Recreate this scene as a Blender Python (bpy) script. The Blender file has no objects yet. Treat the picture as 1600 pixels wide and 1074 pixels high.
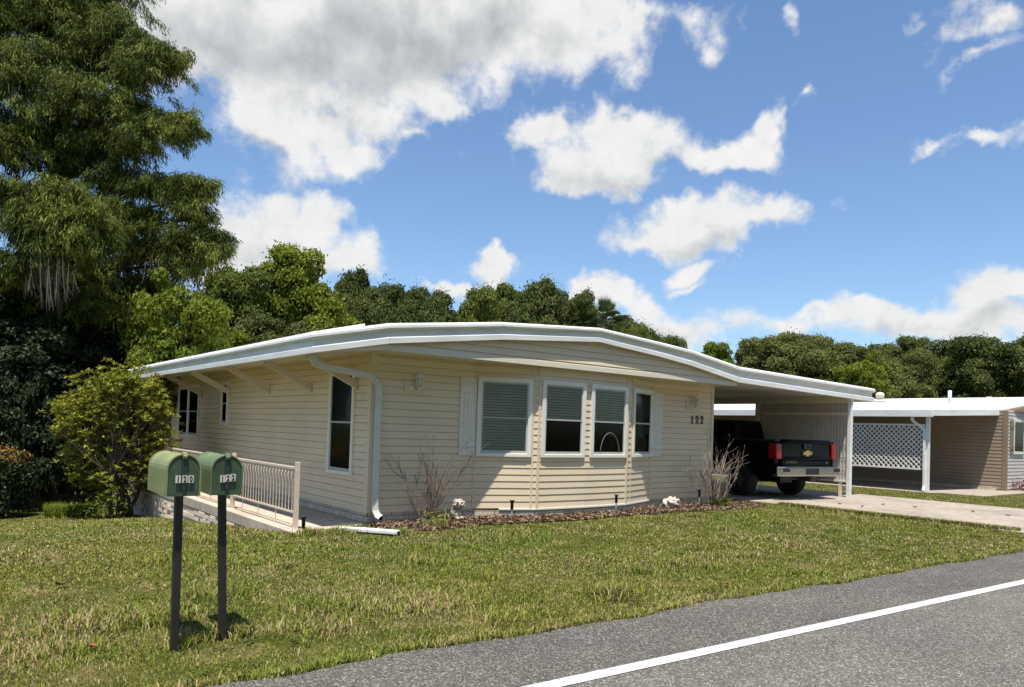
import bpy, math, random
import numpy as np
from mathutils import Vector, Matrix

rng = np.random.default_rng(7)
random.seed(7)
scn = bpy.context.scene
COL = scn.collection
W_PX, H_PX = 1600, 1074

# ------------------------------------------------------------------ camera model
F_PX, CX, CY = 1160.0, 800.0, 644.0
def _n(v): return v / np.linalg.norm(v)
def _pd(px, py): return _n(np.array([px - CX, py - CY, F_PX]))
_u = _pd(2270, 718); _v = _pd(-120, 640); _v = _n(_v - _u * np.dot(_v, _u))
_w = np.cross(_v, _u)
if _w[1] > 0: _w = -_w
R = np.array([_u, _v, _w])                      # camera (right, down, forward) -> world
CAM = np.array([-5.283, -10.152, 1.5])
FWD = R[:, 2]
def ray(px, py): return R @ _pd(px, py)
def at(px, py, depth):
    r = ray(px, py); return CAM + r / np.dot(r, FWD) * depth
def atz(px, py, z):
    r = ray(px, py); return CAM + r * ((z - CAM[2]) / r[2])

# ------------------------------------------------------------------ mesh helpers
ORG = {}
def new_mesh(name, V, Fq=None, Ft=None, faces=None, smooth=False):
    me = bpy.data.meshes.new(name)
    if faces is not None:
        me.from_pydata([tuple(v) for v in V], [], faces)
    else:
        V = np.asarray(V, dtype=np.float32)
        loops = []; starts = []; tot = 0
        arr = []; st = []
        if Fq is not None and len(Fq):
            Fq = np.asarray(Fq, dtype=np.int32); arr.append(Fq.ravel()); st.append(np.arange(len(Fq)) * 4); tot = len(Fq) * 4
        if Ft is not None and len(Ft):
            Ft = np.asarray(Ft, dtype=np.int32); arr.append(Ft.ravel()); st.append(tot + np.arange(len(Ft)) * 3)
        L = np.concatenate(arr).astype(np.int32); S = np.concatenate(st).astype(np.int32)
        me.vertices.add(len(V)); me.vertices.foreach_set("co", V.ravel())
        me.loops.add(len(L)); me.loops.foreach_set("vertex_index", L)
        me.polygons.add(len(S)); me.polygons.foreach_set("loop_start", S)
        me.update(calc_edges=True)
    if smooth:
        me.polygons.foreach_set("use_smooth", [True] * len(me.polygons))
    me.validate()
    return me

def link(name, me, mat=None, parent=None):
    o = bpy.data.objects.new(name, me); COL.objects.link(o)
    if mat is not None:
        me.materials.clear()
        for m in (mat if isinstance(mat, (list, tuple)) else [mat]): me.materials.append(m)
    if parent is not None: o.parent = parent
    return o

class MB:
    def __init__(s): s.v = []; s.f = []; s.m = []; s.sm = []
    def add(s, V, Fs, mi=0, smooth=False):
        b = len(s.v); s.v += [tuple(map(float, p)) for p in V]
        for f in Fs: s.f.append([b + i for i in f]); s.m.append(mi); s.sm.append(smooth)
        return s
    def box(s, a, b, mi=0):
        x0, y0, z0 = a; x1, y1, z1 = b
        return s.hexa([(x0,y0,z0),(x1,y0,z0),(x1,y1,z0),(x0,y1,z0),(x0,y0,z1),(x1,y0,z1),(x1,y1,z1),(x0,y1,z1)], mi)
    def hexa(s, P, mi=0):
        return s.add(P, [(0,3,2,1),(4,5,6,7),(0,1,5,4),(1,2,6,5),(2,3,7,6),(3,0,4,7)], mi)
    def fbox(s, Fr, s0, s1, o0, o1, z0, z1, mi=0):
        return s.hexa([Fr(s0,o0,z0),Fr(s1,o0,z0),Fr(s1,o1,z0),Fr(s0,o1,z0),Fr(s0,o0,z1),Fr(s1,o0,z1),Fr(s1,o1,z1),Fr(s0,o1,z1)], mi)
    def bar(s, a, b, w, h, up=(0,0,1), mi=0):
        a = np.array(a, float); b = np.array(b, float); d = _n(b - a); up = np.array(up, float)
        sd = np.cross(d, up); sd = _n(sd) if np.linalg.norm(sd) > 1e-6 else np.array([1.,0,0]); u = np.cross(sd, d)
        P = []
        for c in (a, b):
            for i, j in ((-1,-1),(1,-1),(1,1),(-1,1)): P.append(c + sd*w/2*i + u*h/2*j)
        return s.add(P, [(0,1,2,3),(7,6,5,4),(0,4,5,1),(1,5,6,2),(2,6,7,3),(3,7,4,0)], mi)
    def tube(s, pts, rad, n=8, mi=0, cap=True, rect=None):
        pts = [np.array(p, float) for p in pts]
        if not hasattr(rad, '__len__'): rad = [rad] * len(pts)
        V = []; up = np.array([0.,0,1])
        d0 = _n(pts[1] - pts[0])
        if abs(d0[2]) > .95: up = np.array([0.,1,0])
        sd = _n(np.cross(d0, up))
        for i, p in enumerate(pts):
            a = pts[max(i-1,0)]; b = pts[min(i+1,len(pts)-1)]; d = _n(b - a)
            sd = sd - d*np.dot(sd, d); sd = _n(sd); u = np.cross(sd, d)
            if rect:
                for ii, jj in ((-1,-1),(1,-1),(1,1),(-1,1)): V.append(p + sd*rect[0]/2*ii + u*rect[1]/2*jj)
            else:
                for k in range(n):
                    t = 2*math.pi*k/n; V.append(p + (sd*math.cos(t) + u*math.sin(t))*rad[i])
        m = 4 if rect else n
        Fs = []
        for i in range(len(pts)-1):
            for k in range(m):
                Fs.append((i*m+k, (i+1)*m+k, (i+1)*m+(k+1)%m, i*m+(k+1)%m))
        if cap: Fs.append(tuple(range(m))); Fs.append(tuple(reversed(range((len(pts)-1)*m, len(pts)*m))))
        return s.add(V, Fs, mi, smooth=(not rect))
    def lathe(s, c, prof, n=16, mi=0):
        V = []; Fs = []; c = np.array(c, float)
        for r, z in prof:
            for k in range(n):
                t = 2*math.pi*k/n; V.append((c[0]+r*math.cos(t), c[1]+r*math.sin(t), c[2]+z))
        for i in range(len(prof)-1):
            for k in range(n): Fs.append((i*n+k, i*n+(k+1)%n, (i+1)*n+(k+1)%n, (i+1)*n+k))
        Fs.append(tuple(reversed(range(n)))); Fs.append(tuple(range((len(prof)-1)*n, len(prof)*n)))
        return s.add(V, Fs, mi, smooth=True)
    def prism(s, poly, axis, a, b, mi=0):
        # poly: list of 2D; axis 'x': poly=(y,z); 'y': (x,z); 'z': (x,y)
        def mk(p, t):
            return {'x': (t, p[0], p[1]), 'y': (p[0], t, p[1]), 'z': (p[0], p[1], t)}[axis]
        n = len(poly); V = [mk(p, a) for p in poly] + [mk(p, b) for p in poly]
        Fs = [tuple(range(n)), tuple(reversed(range(n, 2*n)))]
        for i in range(n): Fs.append((i, n+i, n+(i+1)%n, (i+1)%n))
        return s.add(V, Fs, mi)
    def build(s, name, mat, parent=None, bevel=0, seg=1, xf=None, normals=True):
        o0 = ORG.get(parent.name, np.zeros(3)) if parent is not None else np.zeros(3)
        V = np.array(s.v, float)
        if xf is not None: V = (np.asarray(xf)[:3,:3] @ V.T).T + np.asarray(xf)[:3,3]
        me = new_mesh(name, V - o0, faces=s.f)
        if len(me.polygons) == len(s.m):
            me.polygons.foreach_set("material_index", s.m)
            me.polygons.foreach_set("use_smooth", s.sm)
        if normals:
            import bmesh
            bm = bmesh.new(); bm.from_mesh(me); bmesh.ops.recalc_face_normals(bm, faces=bm.faces); bm.to_mesh(me); bm.free()
        o = link(name, me, mat, parent)
        ORG[o.name] = o0
        if bevel:
            b = o.modifiers.new('bevel', 'BEVEL'); b.width = bevel; b.segments = seg; b.limit_method = 'ANGLE'; b.angle_limit = .7
        return o

def tag(o, label=None, cat=None, group=None, kind=None):
    if label: o['label'] = label
    if cat: o['category'] = cat
    if group: o['group'] = group
    if kind: o['kind'] = kind
    return o
def empty(name, loc, label, cat, group=None):
    o = bpy.data.objects.new(name, None); COL.objects.link(o); o.location = loc; o.empty_display_size = .2
    ORG[o.name] = np.array(loc, float)
    return tag(o, label, cat, group)
def copy_tree(o, parent=None):
    c = o.copy(); COL.objects.link(c)
    if parent is not None: c.parent = parent
    ORG[c.name] = ORG.get(o.name, np.zeros(3))
    for ch in [x for x in o.children]: copy_tree(ch, c)
    return c

def frame(p0, p1):
    """local frame of a wall from p0 to p1 (outward normal on the right-hand side going p0->p1)"""
    p0 = np.array(p0, float); p1 = np.array(p1, float); L = np.linalg.norm(p1-p0); t = (p1-p0)/L; n = np.array([t[1], -t[0]])
    def Fr(s, o, z): q = p0 + t*s + n*o; return (q[0], q[1], z)
    Fr.L = L
    return Fr

# ------------------------------------------------------------------ materials
def mat(name):
    m = bpy.data.materials.new(name); m.use_nodes = True
    nt = m.node_tree; b = nt.nodes['Principled BSDF']
    return m, nt, b
def N(nt, t, **kw):
    n = nt.nodes.new(t)
    for k, v in kw.items():
        if k in n.inputs.keys() if hasattr(n.inputs, 'keys') else False: n.inputs[k].default_value = v
        else: setattr(n, k, v)
    return n
def ramp(nt, fac, stops):
    r = nt.nodes.new('ShaderNodeValToRGB'); e = r.color_ramp.elements
    while len(e) < len(stops): e.new(.5)
    for el, (p, c) in zip(e, stops): el.position = p; el.color = (*c, 1) if len(c) == 3 else c
    nt.links.new(fac, r.inputs[0]); return r.outputs[0]
def noise(nt, scale, detail=4, rough=.55, vec=None, dist=0):
    n = nt.nodes.new('ShaderNodeTexNoise'); n.inputs['Scale'].default_value = scale; n.inputs['Detail'].default_value = detail
    n.inputs['Roughness'].default_value = rough; n.inputs['Distortion'].default_value = dist
    if vec is not None: nt.links.new(vec, n.inputs['Vector'])
    return n.outputs[0]
def pos(nt, scale=None):
    g = nt.nodes.new('ShaderNodeNewGeometry'); v = g.outputs['Position']
    if scale:
        m = nt.nodes.new('ShaderNodeVectorMath'); m.operation = 'MULTIPLY'; m.inputs[1].default_value = scale; nt.links.new(v, m.inputs[0]); v = m.outputs[0]
    return v
def mixc(nt, fac, a, b, mode='MIX'):
    m = nt.nodes.new('ShaderNodeMix'); m.data_type = 'RGBA'; m.blend_type = mode
    for i, x in ((0, fac), (6, a), (7, b)):
        if isinstance(x, (int, float)): m.inputs[i].default_value = x
        elif isinstance(x, tuple): m.inputs[i].default_value = (*x, 1)
        else: nt.links.new(x, m.inputs[i])
    return m.outputs[2]
def bump(nt, b, h, strength=.3, dist=.01):
    n = nt.nodes.new('ShaderNodeBump'); n.inputs['Strength'].default_value = strength; n.inputs['Distance'].default_value = dist
    nt.links.new(h, n.inputs['Height']); nt.links.new(n.outputs[0], b.inputs['Normal'])
def simple(name, col, rough=.5, metal=0, var=.12, vscale=3, fine=60, spec=.5, bmp=0, stretch=None):
    m, nt, b = mat(name)
    p = pos(nt, stretch)
    n1 = noise(nt, vscale, 5, .6, p); n2 = noise(nt, fine, 3, .6, p)
    d = tuple(c*(1-var) for c in col); l = tuple(min(1, c*(1+var*.6)) for c in col)
    c1 = ramp(nt, n1, [(.3, d), (.7, l)])
    c = mixc(nt, .18, c1, n2, 'OVERLAY')
    nt.links.new(c, b.inputs['Base Color'])
    b.inputs['Roughness'].default_value = rough; b.inputs['Metallic'].default_value = metal; b.inputs['Specular IOR Level'].default_value = spec
    if bmp: bump(nt, b, n2, bmp, .004)
    return m

M = {}
M['siding'] = simple('vinyl_siding_beige', (.73, .605, .425), .55, var=.08, vscale=.9, fine=25, spec=.3, stretch=(1,1,3))
M['trim_beige'] = simple('beige_trim', (.69, .58, .42), .5, var=.05, spec=.3)
M['cream'] = simple('cream_painted_metal', (.66, .60, .48), .5, var=.06, spec=.35)
M['white_metal'] = simple('white_painted_metal', (.79, .785, .75), .38, var=.14, vscale=1.6, fine=9, stretch=(1.2,1.2,7))
M['roof_white'] = simple('white_roof_coating', (.78, .79, .78), .55, var=.1, vscale=1.2)
M['roof_neigh'] = simple('weathered_white_roof', (.62,.62,.60), .6, var=.12, vscale=1.5)
M['soffit'] = simple('carport_ceiling_panel', (.66, .64, .58), .6, var=.08, vscale=1, spec=.2)
M['white_vinyl'] = simple('white_window_vinyl', (.78, .745, .66), .4, var=.05)
M['sash'] = simple('grey_sash', (.42, .43, .40), .4, var=.08)
M['shutter'] = simple('weathered_white_wood', (.76, .71, .62), .8, var=.16, vscale=9, fine=70, bmp=.4, stretch=(6,6,.6))
M['blind'] = simple('window_blind', (.50, .49, .43), .7, var=.1, vscale=4, spec=.1)
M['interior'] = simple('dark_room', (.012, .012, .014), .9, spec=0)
M['lamp_cream'] = simple('cream_lamp_metal', (.74,.68,.58), .45)
M['lamp_glass'] = simple('milky_lamp_glass', (.62,.59,.52), .3)
M['spout'] = simple('grey_white_downspout', (.58,.57,.51), .45, var=.1)
M['hose'] = simple('grey_hose', (.16,.16,.155), .6)
M['rail'] = simple('railing_beige_paint', (.64, .52, .405), .5, var=.12, vscale=12)
M['black_iron'] = simple('rusty_dark_post', (.018, .015, .014), .6, var=.3, vscale=8)
M['black_plastic'] = simple('black_plastic', (.012, .012, .013), .4)
M['white_stake'] = simple('white_plastic_stake', (.75, .74, .70), .5)
M['stone_white'] = simple('pale_stone', (.50, .44, .37), .9, var=.25, vscale=14, bmp=.8)
M['numeral_dark'] = simple('dark_brown_numeral', (.05, .028, .02), .5)
M['numeral_black'] = simple('black_numeral', (.012, .012, .012), .5)
M['plate_white'] = simple('white_number_tile', (.60, .58, .52), .5, var=.12, vscale=30)
M['chrome'] = simple('chrome', (.62, .61, .58), .12, metal=1, var=.05)
M['rubber'] = simple('tyre_rubber', (.014, .014, .014), .85, var=.2, vscale=20)
M['rim'] = simple('dark_alloy', (.08, .08, .085), .35, metal=.8)
M['truck_black'] = simple('black_truck_paint', (.003, .003, .0035), .1, var=.1, vscale=2, spec=.13)
M['truck_trim'] = simple('black_truck_trim', (.012, .012, .012), .5)
M['gold'] = simple('gold_emblem', (.55, .36, .10), .35, metal=.6)
M['wood_brown'] = simple('brown_wood', (.16, .09, .05), .7)
M['bark'] = simple('bark', (.10, .078, .058), .95, var=.4, vscale=5, fine=40, bmp=1, stretch=(3,3,.5))
M['twig'] = simple('dark_dry_twig', (.15, .105, .075), .9, var=.6, vscale=9)
M['twig_grey'] = simple('grey_dry_twig', (.27, .215, .17), .9, var=.5, vscale=9)
M['moss'] = simple('spanish_moss', (.13, .12, .085), .95, var=.3, vscale=3)
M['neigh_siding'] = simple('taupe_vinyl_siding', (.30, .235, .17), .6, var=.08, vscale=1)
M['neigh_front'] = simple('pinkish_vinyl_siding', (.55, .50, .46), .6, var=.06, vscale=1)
M['neigh_trim'] = simple('brown_trim', (.26, .19, .12), .6)
M['lattice'] = simple('white_lattice', (.74, .71, .68), .6, var=.08, vscale=3)

def m_panel():
    m, nt, b = mat('ribbed_screen_panel')
    n1 = noise(nt, 1.5, 4, .6, pos(nt))
    nt.links.new(ramp(nt, n1, [(.3, (.44,.41,.36)), (.7, (.53,.50,.44))]), b.inputs['Base Color'])
    b.inputs['Roughness'].default_value = .6
    return m
M['panel'] = m_panel()

def m_concrete(name, col, crackscale=.5):
    m, nt, b = mat(name); p = pos(nt)
    n1 = noise(nt, .8, 6, .65, p); n2 = noise(nt, 60, 4, .7, p); n3 = noise(nt, 6, 5, .6, p)
    c = ramp(nt, n1, [(.3, tuple(x*.72 for x in col)), (.52, col), (.75, tuple(min(1,x*1.12) for x in col))])
    c = mixc(nt, .35, c, ramp(nt, n3, [(.35,(.35,.33,.3)),(.6,(.7,.7,.7))]), 'OVERLAY')
    c = mixc(nt, .3, c, n2, 'OVERLAY')
    nt.links.new(c, b.inputs['Base Color']); b.inputs['Roughness'].default_value = .9; b.inputs['Specular IOR Level'].default_value = .2
    bump(nt, b, n2, .35, .004); return m
M['concrete'] = m_concrete('driveway_concrete', (.315, .27, .22))
M['walk'] = m_concrete('walkway_concrete', (.45, .375, .295))

def m_asphalt(name, dark, light, streak=True):
    m, nt, b = mat(name); p = pos(nt)
    v = nt.nodes.new('ShaderNodeTexVoronoi'); v.inputs['Scale'].default_value = 100; v.inputs['Randomness'].default_value = 1; nt.links.new(p, v.inputs['Vector'])
    cs = nt.nodes.new('ShaderNodeSeparateColor'); nt.links.new(v.outputs['Color'], cs.inputs[0])
    base = ramp(nt, cs.outputs[0], [(0, dark), (.5, tuple((a+b_)/2 for a, b_ in zip(dark, light))), (.83, light), (.97, tuple(min(1,x*2.0) for x in light))])
    v2 = nt.nodes.new('ShaderNodeTexVoronoi'); v2.inputs['Scale'].default_value = 240; nt.links.new(p, v2.inputs['Vector'])
    cs2 = nt.nodes.new('ShaderNodeSeparateColor'); nt.links.new(v2.outputs['Color'], cs2.inputs[0])
    c = mixc(nt, .4, base, ramp(nt, cs2.outputs[1], [(0,(.2,.2,.2)),(.8,(.55,.54,.52)),(1,(.95,.93,.9))]), 'OVERLAY')
    n1 = noise(nt, .7, 5, .6, p); n4 = noise(nt, 3.2, 5, .65, pos(nt, (.25, 1.0, 1)))
    c = mixc(nt, .55, c, ramp(nt, n1, [(.3,(.36,.36,.37)),(.7,(.62,.61,.58))]), 'OVERLAY')
    c = mixc(nt, .4, c, ramp(nt, n4, [(.32,(.38,.38,.38)),(.68,(.6,.6,.6))]), 'OVERLAY')
    nt.links.new(c, b.inputs['Base Color']); b.inputs['Roughness'].default_value = .92; b.inputs['Specular IOR Level'].default_value = .25
    mm = nt.nodes.new('ShaderNodeMath'); mm.operation = 'ADD'; nt.links.new(v.outputs['Distance'], mm.inputs[0]); nt.links.new(v2.outputs['Distance'], mm.inputs[1])
    bump(nt, b, mm.outputs[0], .8, -.006)
    return m
M['asphalt'] = m_asphalt('asphalt', (.085,.078,.068), (.195,.184,.164))
M['asphalt_edge'] = m_asphalt('asphalt_shoulder', (.062,.057,.050), (.165,.155,.138))
def m_paint():
    m, nt, b = mat('road_paint'); p = pos(nt)
    n1 = noise(nt, 40, 4, .7, p); n2 = noise(nt, 2.5, 4, .6, p)
    c = ramp(nt, n1, [(.33, (.18,.18,.17)), (.43, (.47,.46,.44)), (.7, (.60,.59,.57))])
    nt.links.new(mixc(nt, .3, c, n2, 'OVERLAY'), b.inputs['Base Color']); b.inputs['Roughness'].default_value = .7
    bump(nt, b, n1, .4, .003); return m
M['paint'] = m_paint()

def m_block(name, col, mort, sx, sy, vert='xz', bs=.6):
    m, nt, b = mat(name)
    g = nt.nodes.new('ShaderNodeNewGeometry'); sp = nt.nodes.new('ShaderNodeSeparateXYZ'); nt.links.new(g.outputs['Position'], sp.inputs[0])
    cb = nt.nodes.new('ShaderNodeCombineXYZ')
    ad = nt.nodes.new('ShaderNodeMath'); ad.operation = 'ADD'; nt.links.new(sp.outputs[0], ad.inputs[0]); nt.links.new(sp.outputs[1], ad.inputs[1])
    nt.links.new(ad.outputs[0], cb.inputs[0]); nt.links.new(sp.outputs[2], cb.inputs[1])
    br = nt.nodes.new('ShaderNodeTexBrick'); br.inputs['Scale'].default_value = 1; br.inputs['Brick Width'].default_value = sx; br.inputs['Row Height'].default_value = sy
    br.inputs['Mortar Size'].default_value = .006; br.inputs['Mortar Smooth'].default_value = .4; br.inputs['Bias'].default_value = 0
    br.inputs['Color1'].default_value = (*col, 1); br.inputs['Color2'].default_value = (*[c*.82 for c in col], 1); br.inputs['Mortar'].default_value = (*mort, 1)
    nt.links.new(cb.outputs[0], br.inputs['Vector'])
    p = pos(nt); n1 = noise(nt, 28, 5, .7, p); n2 = noise(nt, 3, 4, .6, p)
    c = mixc(nt, .5, br.outputs['Color'], n1, 'OVERLAY'); c = mixc(nt, .35, c, n2, 'OVERLAY')
    nt.links.new(c, b.inputs['Base Color']); b.inputs['Roughness'].default_value = .95; b.inputs['Specular IOR Level'].default_value = .15
    mx = nt.nodes.new('ShaderNodeMath'); mx.operation = 'MULTIPLY_ADD'; mx.inputs[1].default_value = -1.2; nt.links.new(br.outputs['Fac'], mx.inputs[0]); nt.links.new(n1, mx.inputs[2])
    bump(nt, b, mx.outputs[0], bs, .03); return m
M['rough_block'] = simple('rough_split_block', (.64,.52,.40), .95, var=.22, vscale=3.5, fine=45, spec=.1, bmp=1)
M['block'] = m_block('split_block_wall', (.50,.43,.36), (.28,.24,.2), .40, .105, bs=1.0)
M['skirt_block'] = m_block('foundation_block', (.62,.53,.41), (.20,.16,.12), .205, .1, bs=.6)

def m_glass():
    m, nt, b = mat('window_glass'); nt.nodes.remove(b); out = nt.nodes['Material Output']
    tr = nt.nodes.new('ShaderNodeBsdfTransparent'); tr.inputs[0].default_value = (.84, .86, .83, 1)
    gl = nt.nodes.new('ShaderNodeBsdfGlossy'); gl.inputs['Roughness'].default_value = .06; gl.inputs[0].default_value = (.85,.9,.9,1)
    fr = nt.nodes.new('ShaderNodeFresnel'); fr.inputs[0].default_value = 1.15
    n1 = noise(nt, 1.3, 2, .5, pos(nt)); bp = nt.nodes.new('ShaderNodeBump'); bp.inputs['Strength'].default_value = .05; bp.inputs['Distance'].default_value = .05
    nt.links.new(n1, bp.inputs['Height']); nt.links.new(bp.outputs[0], gl.inputs['Normal'])
    mx = nt.nodes.new('ShaderNodeMixShader'); nt.links.new(fr.outputs[0], mx.inputs[0]); nt.links.new(tr.outputs[0], mx.inputs[1]); nt.links.new(gl.outputs[0], mx.inputs[2])
    nt.links.new(mx.outputs[0], out.inputs[0]); return m
M['glass'] = m_glass()

def m_red():
    m, nt, b = mat('red_lens'); n1 = noise(nt, 60, 2, .5, pos(nt))
    nt.links.new(ramp(nt, n1, [(.35,(.10,.002,.002)),(.65,(.33,.010,.008))]), b.inputs['Base Color']); b.inputs['Roughness'].default_value = .12
    return m
M['red_lens'] = m_red()

def m_mailbox(name, top, side, seed):
    m, nt, b = mat(name); g = nt.nodes.new('ShaderNodeNewGeometry')
    p = pos(nt); n1 = noise(nt, 9 + seed, 6, .65, p); n2 = noise(nt, 55, 4, .7, p); n3 = noise(nt, 3.1, 3, .5, p)
    base = ramp(nt, n3, [(.35, side), (.65, top)])
    c = mixc(nt, ramp(nt, n1, [(.53,(0,0,0)),(.72,(.5,.5,.5))]), base, (.42,.36,.16))
    c = mixc(nt, ramp(nt, n2, [(.66,(0,0,0)),(.74,(.7,.7,.7))]), c, (.07,.055,.03))
    nt.links.new(c, b.inputs['Base Color']); b.inputs['Roughness'].default_value = .5
    bump(nt, b, n2, .1, .003); return m
M['mail_a'] = m_mailbox('faded_green_metal', (.225,.25,.10), (.185,.21,.085), 0)
M['mail_b'] = m_mailbox('green_metal', (.13,.175,.078), (.10,.14,.065), 3)
M['mail_door'] = simple('dark_green_door', (.043,.078,.042), .5, var=.25, vscale=14, fine=60)
M['mail_latch'] = simple('dark_latch', (.02,.035,.03), .5)

def m_leaf(name, cols, trans=.25, rough=.55, spec=.3, scale=.5):
    """cols: dark, mid, light per-leaf colours"""
    m, nt, b = mat(name); out = nt.nodes['Material Output']
    g = nt.nodes.new('ShaderNodeNewGeometry')
    n1 = noise(nt, scale, 3, .5, g.outputs['Position'])
    a = nt.nodes.new('ShaderNodeMath'); a.operation = 'MULTIPLY_ADD'; a.inputs[1].default_value = .55; nt.links.new(g.outputs['Random Per Island'], a.inputs[0])
    s = nt.nodes.new('ShaderNodeMath'); s.operation = 'MULTIPLY_ADD'; s.inputs[1].default_value = 1.1; s.inputs[2].default_value = -.33; nt.links.new(n1, s.inputs[0])
    nt.links.new(s.outputs[0], a.inputs[2])
    c = ramp(nt, a.outputs[0], [(.1, cols[0]), (.5, cols[1]), (.9, cols[2])])
    nt.links.new(c, b.inputs['Base Color']); b.inputs['Roughness'].default_value = rough; b.inputs['Specular IOR Level'].default_value = spec
    t = nt.nodes.new('ShaderNodeBsdfTranslucent'); nt.links.new(mixc(nt, .6, c, (.30,.36,.05), 'MULTIPLY') if False else c, t.inputs[0])
    mx = nt.nodes.new('ShaderNodeMixShader'); mx.inputs[0].default_value = trans
    nt.links.new(b.outputs[0], mx.inputs[1]); nt.links.new(t.outputs[0], mx.inputs[2]); nt.links.new(mx.outputs[0], out.inputs[0])
    return m
M['leaf_cypress'] = m_leaf('leaf_cypress_m', [(.025,.038,.009),(.075,.098,.017),(.26,.27,.05)], .16, .7, .1, scale=1.1)
M['leaf_bright'] = m_leaf('leaf_bright_m', [(.07,.105,.012),(.155,.195,.022),(.28,.30,.042)], .35, .65, .12, scale=.5)
M['leaf_mid'] = m_leaf('leaf_mid_m', [(.06,.08,.015),(.115,.145,.026),(.19,.215,.042)], .3, .65, .12, scale=.4)
M['leaf_oak'] = m_leaf('leaf_oak_m', [(.036,.05,.014),(.080,.10,.026),(.16,.178,.05)], .25, .65, .1, scale=.5)
M['leaf_olive'] = m_leaf('leaf_olive_m', [(.065,.08,.02),(.135,.15,.04),(.22,.23,.065)], .28, .65, .1, scale=.5)
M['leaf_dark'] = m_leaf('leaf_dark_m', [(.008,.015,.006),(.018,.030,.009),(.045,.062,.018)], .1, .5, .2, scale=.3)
M['leaf_bush'] = m_leaf('leaf_bush_m', [(.10,.13,.015),(.235,.245,.028),(.42,.40,.07)], .35, .5, .25, scale=1.2)
M['leaf_orange'] = m_leaf('orange_new_leaves', [(.24,.11,.02),(.40,.17,.025),(.42,.27,.05)], .3, scale=3)
M['leaf_palm'] = m_leaf('palm_frond', [(.06,.085,.025),(.11,.135,.04),(.18,.20,.07)], .2)
M['leaf_weed'] = m_leaf('leaf_weed_m', [(.05,.075,.012),(.085,.115,.02),(.14,.17,.035)], .25, .8, .08)
M['leaf_red'] = m_leaf('reddish_leaves', [(.12,.04,.04),(.22,.08,.08),(.3,.16,.13)], .2)
M['litter'] = m_leaf('dry_litter', [(.045,.028,.018),(.15,.095,.058),(.40,.30,.205)], .1, rough=.9, spec=.1, scale=5)

def grass_cols(nt, vec):
    """patchy lawn colour: green, olive, straw"""
    n1 = noise(nt, .55, 5, .62, vec, .6); n2 = noise(nt, 2.3, 5, .65, vec, .3); n3 = noise(nt, .23, 3, .5, vec)
    return n1, n2, n3
def m_grass():
    m, nt, b = mat('grass_blades'); out = nt.nodes['Material Output']
    g = nt.nodes.new('ShaderNodeNewGeometry'); v = g.outputs['Position']; r = g.outputs['Random Per Island']
    n1, n2, n3 = grass_cols(nt, v)
    green = ramp(nt, r, [(0, (.095,.12,.016)), (.5, (.20,.222,.034)), (.95, (.32,.32,.065))])
    straw = ramp(nt, r, [(0, (.16,.12,.05)), (.5, (.34,.255,.12)), (1, (.50,.40,.22))])
    ad = nt.nodes.new('ShaderNodeMath'); ad.operation = 'MULTIPLY_ADD'; ad.inputs[1].default_value = .55; nt.links.new(n2, ad.inputs[0]); nt.links.new(n1, ad.inputs[2])
    k = ramp(nt, ad.outputs[0], [(.68, (0,0,0)), (.92, (1,1,1))])
    rr = nt.nodes.new('ShaderNodeMath'); rr.operation = 'MULTIPLY'; rr.inputs[1].default_value = 7.31; nt.links.new(r, rr.inputs[0])
    fr = nt.nodes.new('ShaderNodeMath'); fr.operation = 'FRACT'; nt.links.new(rr.outputs[0], fr.inputs[0])
    th = nt.nodes.new('ShaderNodeMapRange'); nt.links.new(k, th.inputs[0]); th.inputs[3].default_value = .08; th.inputs[4].default_value = .58
    lt = nt.nodes.new('ShaderNodeMath'); lt.operation = 'LESS_THAN'; nt.links.new(fr.outputs[0], lt.inputs[0]); nt.links.new(th.outputs[0], lt.inputs[1])
    lush = mixc(nt, ramp(nt, n3, [(.42,(0,0,0)),(.62,(.75,.75,.75))]), green, mixc(nt, .65, green, (.075,.16,.018)))
    c = mixc(nt, lt.outputs[0], lush, straw)
    nt.links.new(c, b.inputs['Base Color']); b.inputs['Roughness'].default_value = .7; b.inputs['Specular IOR Level'].default_value = .15
    t = nt.nodes.new('ShaderNodeBsdfTranslucent'); nt.links.new(c, t.inputs[0])
    mx = nt.nodes.new('ShaderNodeMixShader'); mx.inputs[0].default_value = .25
    nt.links.new(b.outputs[0], mx.inputs[1]); nt.links.new(t.outputs[0], mx.inputs[2]); nt.links.new(mx.outputs[0], out.inputs[0])
    return m
M['grass'] = m_grass()
def m_soil():
    m, nt, b = mat('lawn_thatch'); p = pos(nt)
    n1, n2, n3 = grass_cols(nt, p); n4 = noise(nt, 45, 5, .7, p); n5 = noise(nt, 14, 4, .6, p)
    c = ramp(nt, n2, [(.35, (.045,.055,.012)), (.55, (.085,.085,.026)), (.72, (.21,.165,.085))])
    c = mixc(nt, .6, c, ramp(nt, n4, [(.3,(.15,.15,.12)),(.7,(.8,.78,.7))]), 'OVERLAY')
    c = mixc(nt, .35, c, n5, 'OVERLAY')
    nt.links.new(c, b.inputs['Base Color']); b.inputs['Roughness'].default_value = 1; b.inputs['Specular IOR Level'].default_value = 0
    bump(nt, b, n4, .6, .02); return m
M['soil'] = m_soil()
M['mulch'] = simple('mulch_soil', (.085,.055,.035), 1, var=.5, vscale=9, fine=50, spec=0, bmp=1)

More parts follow.
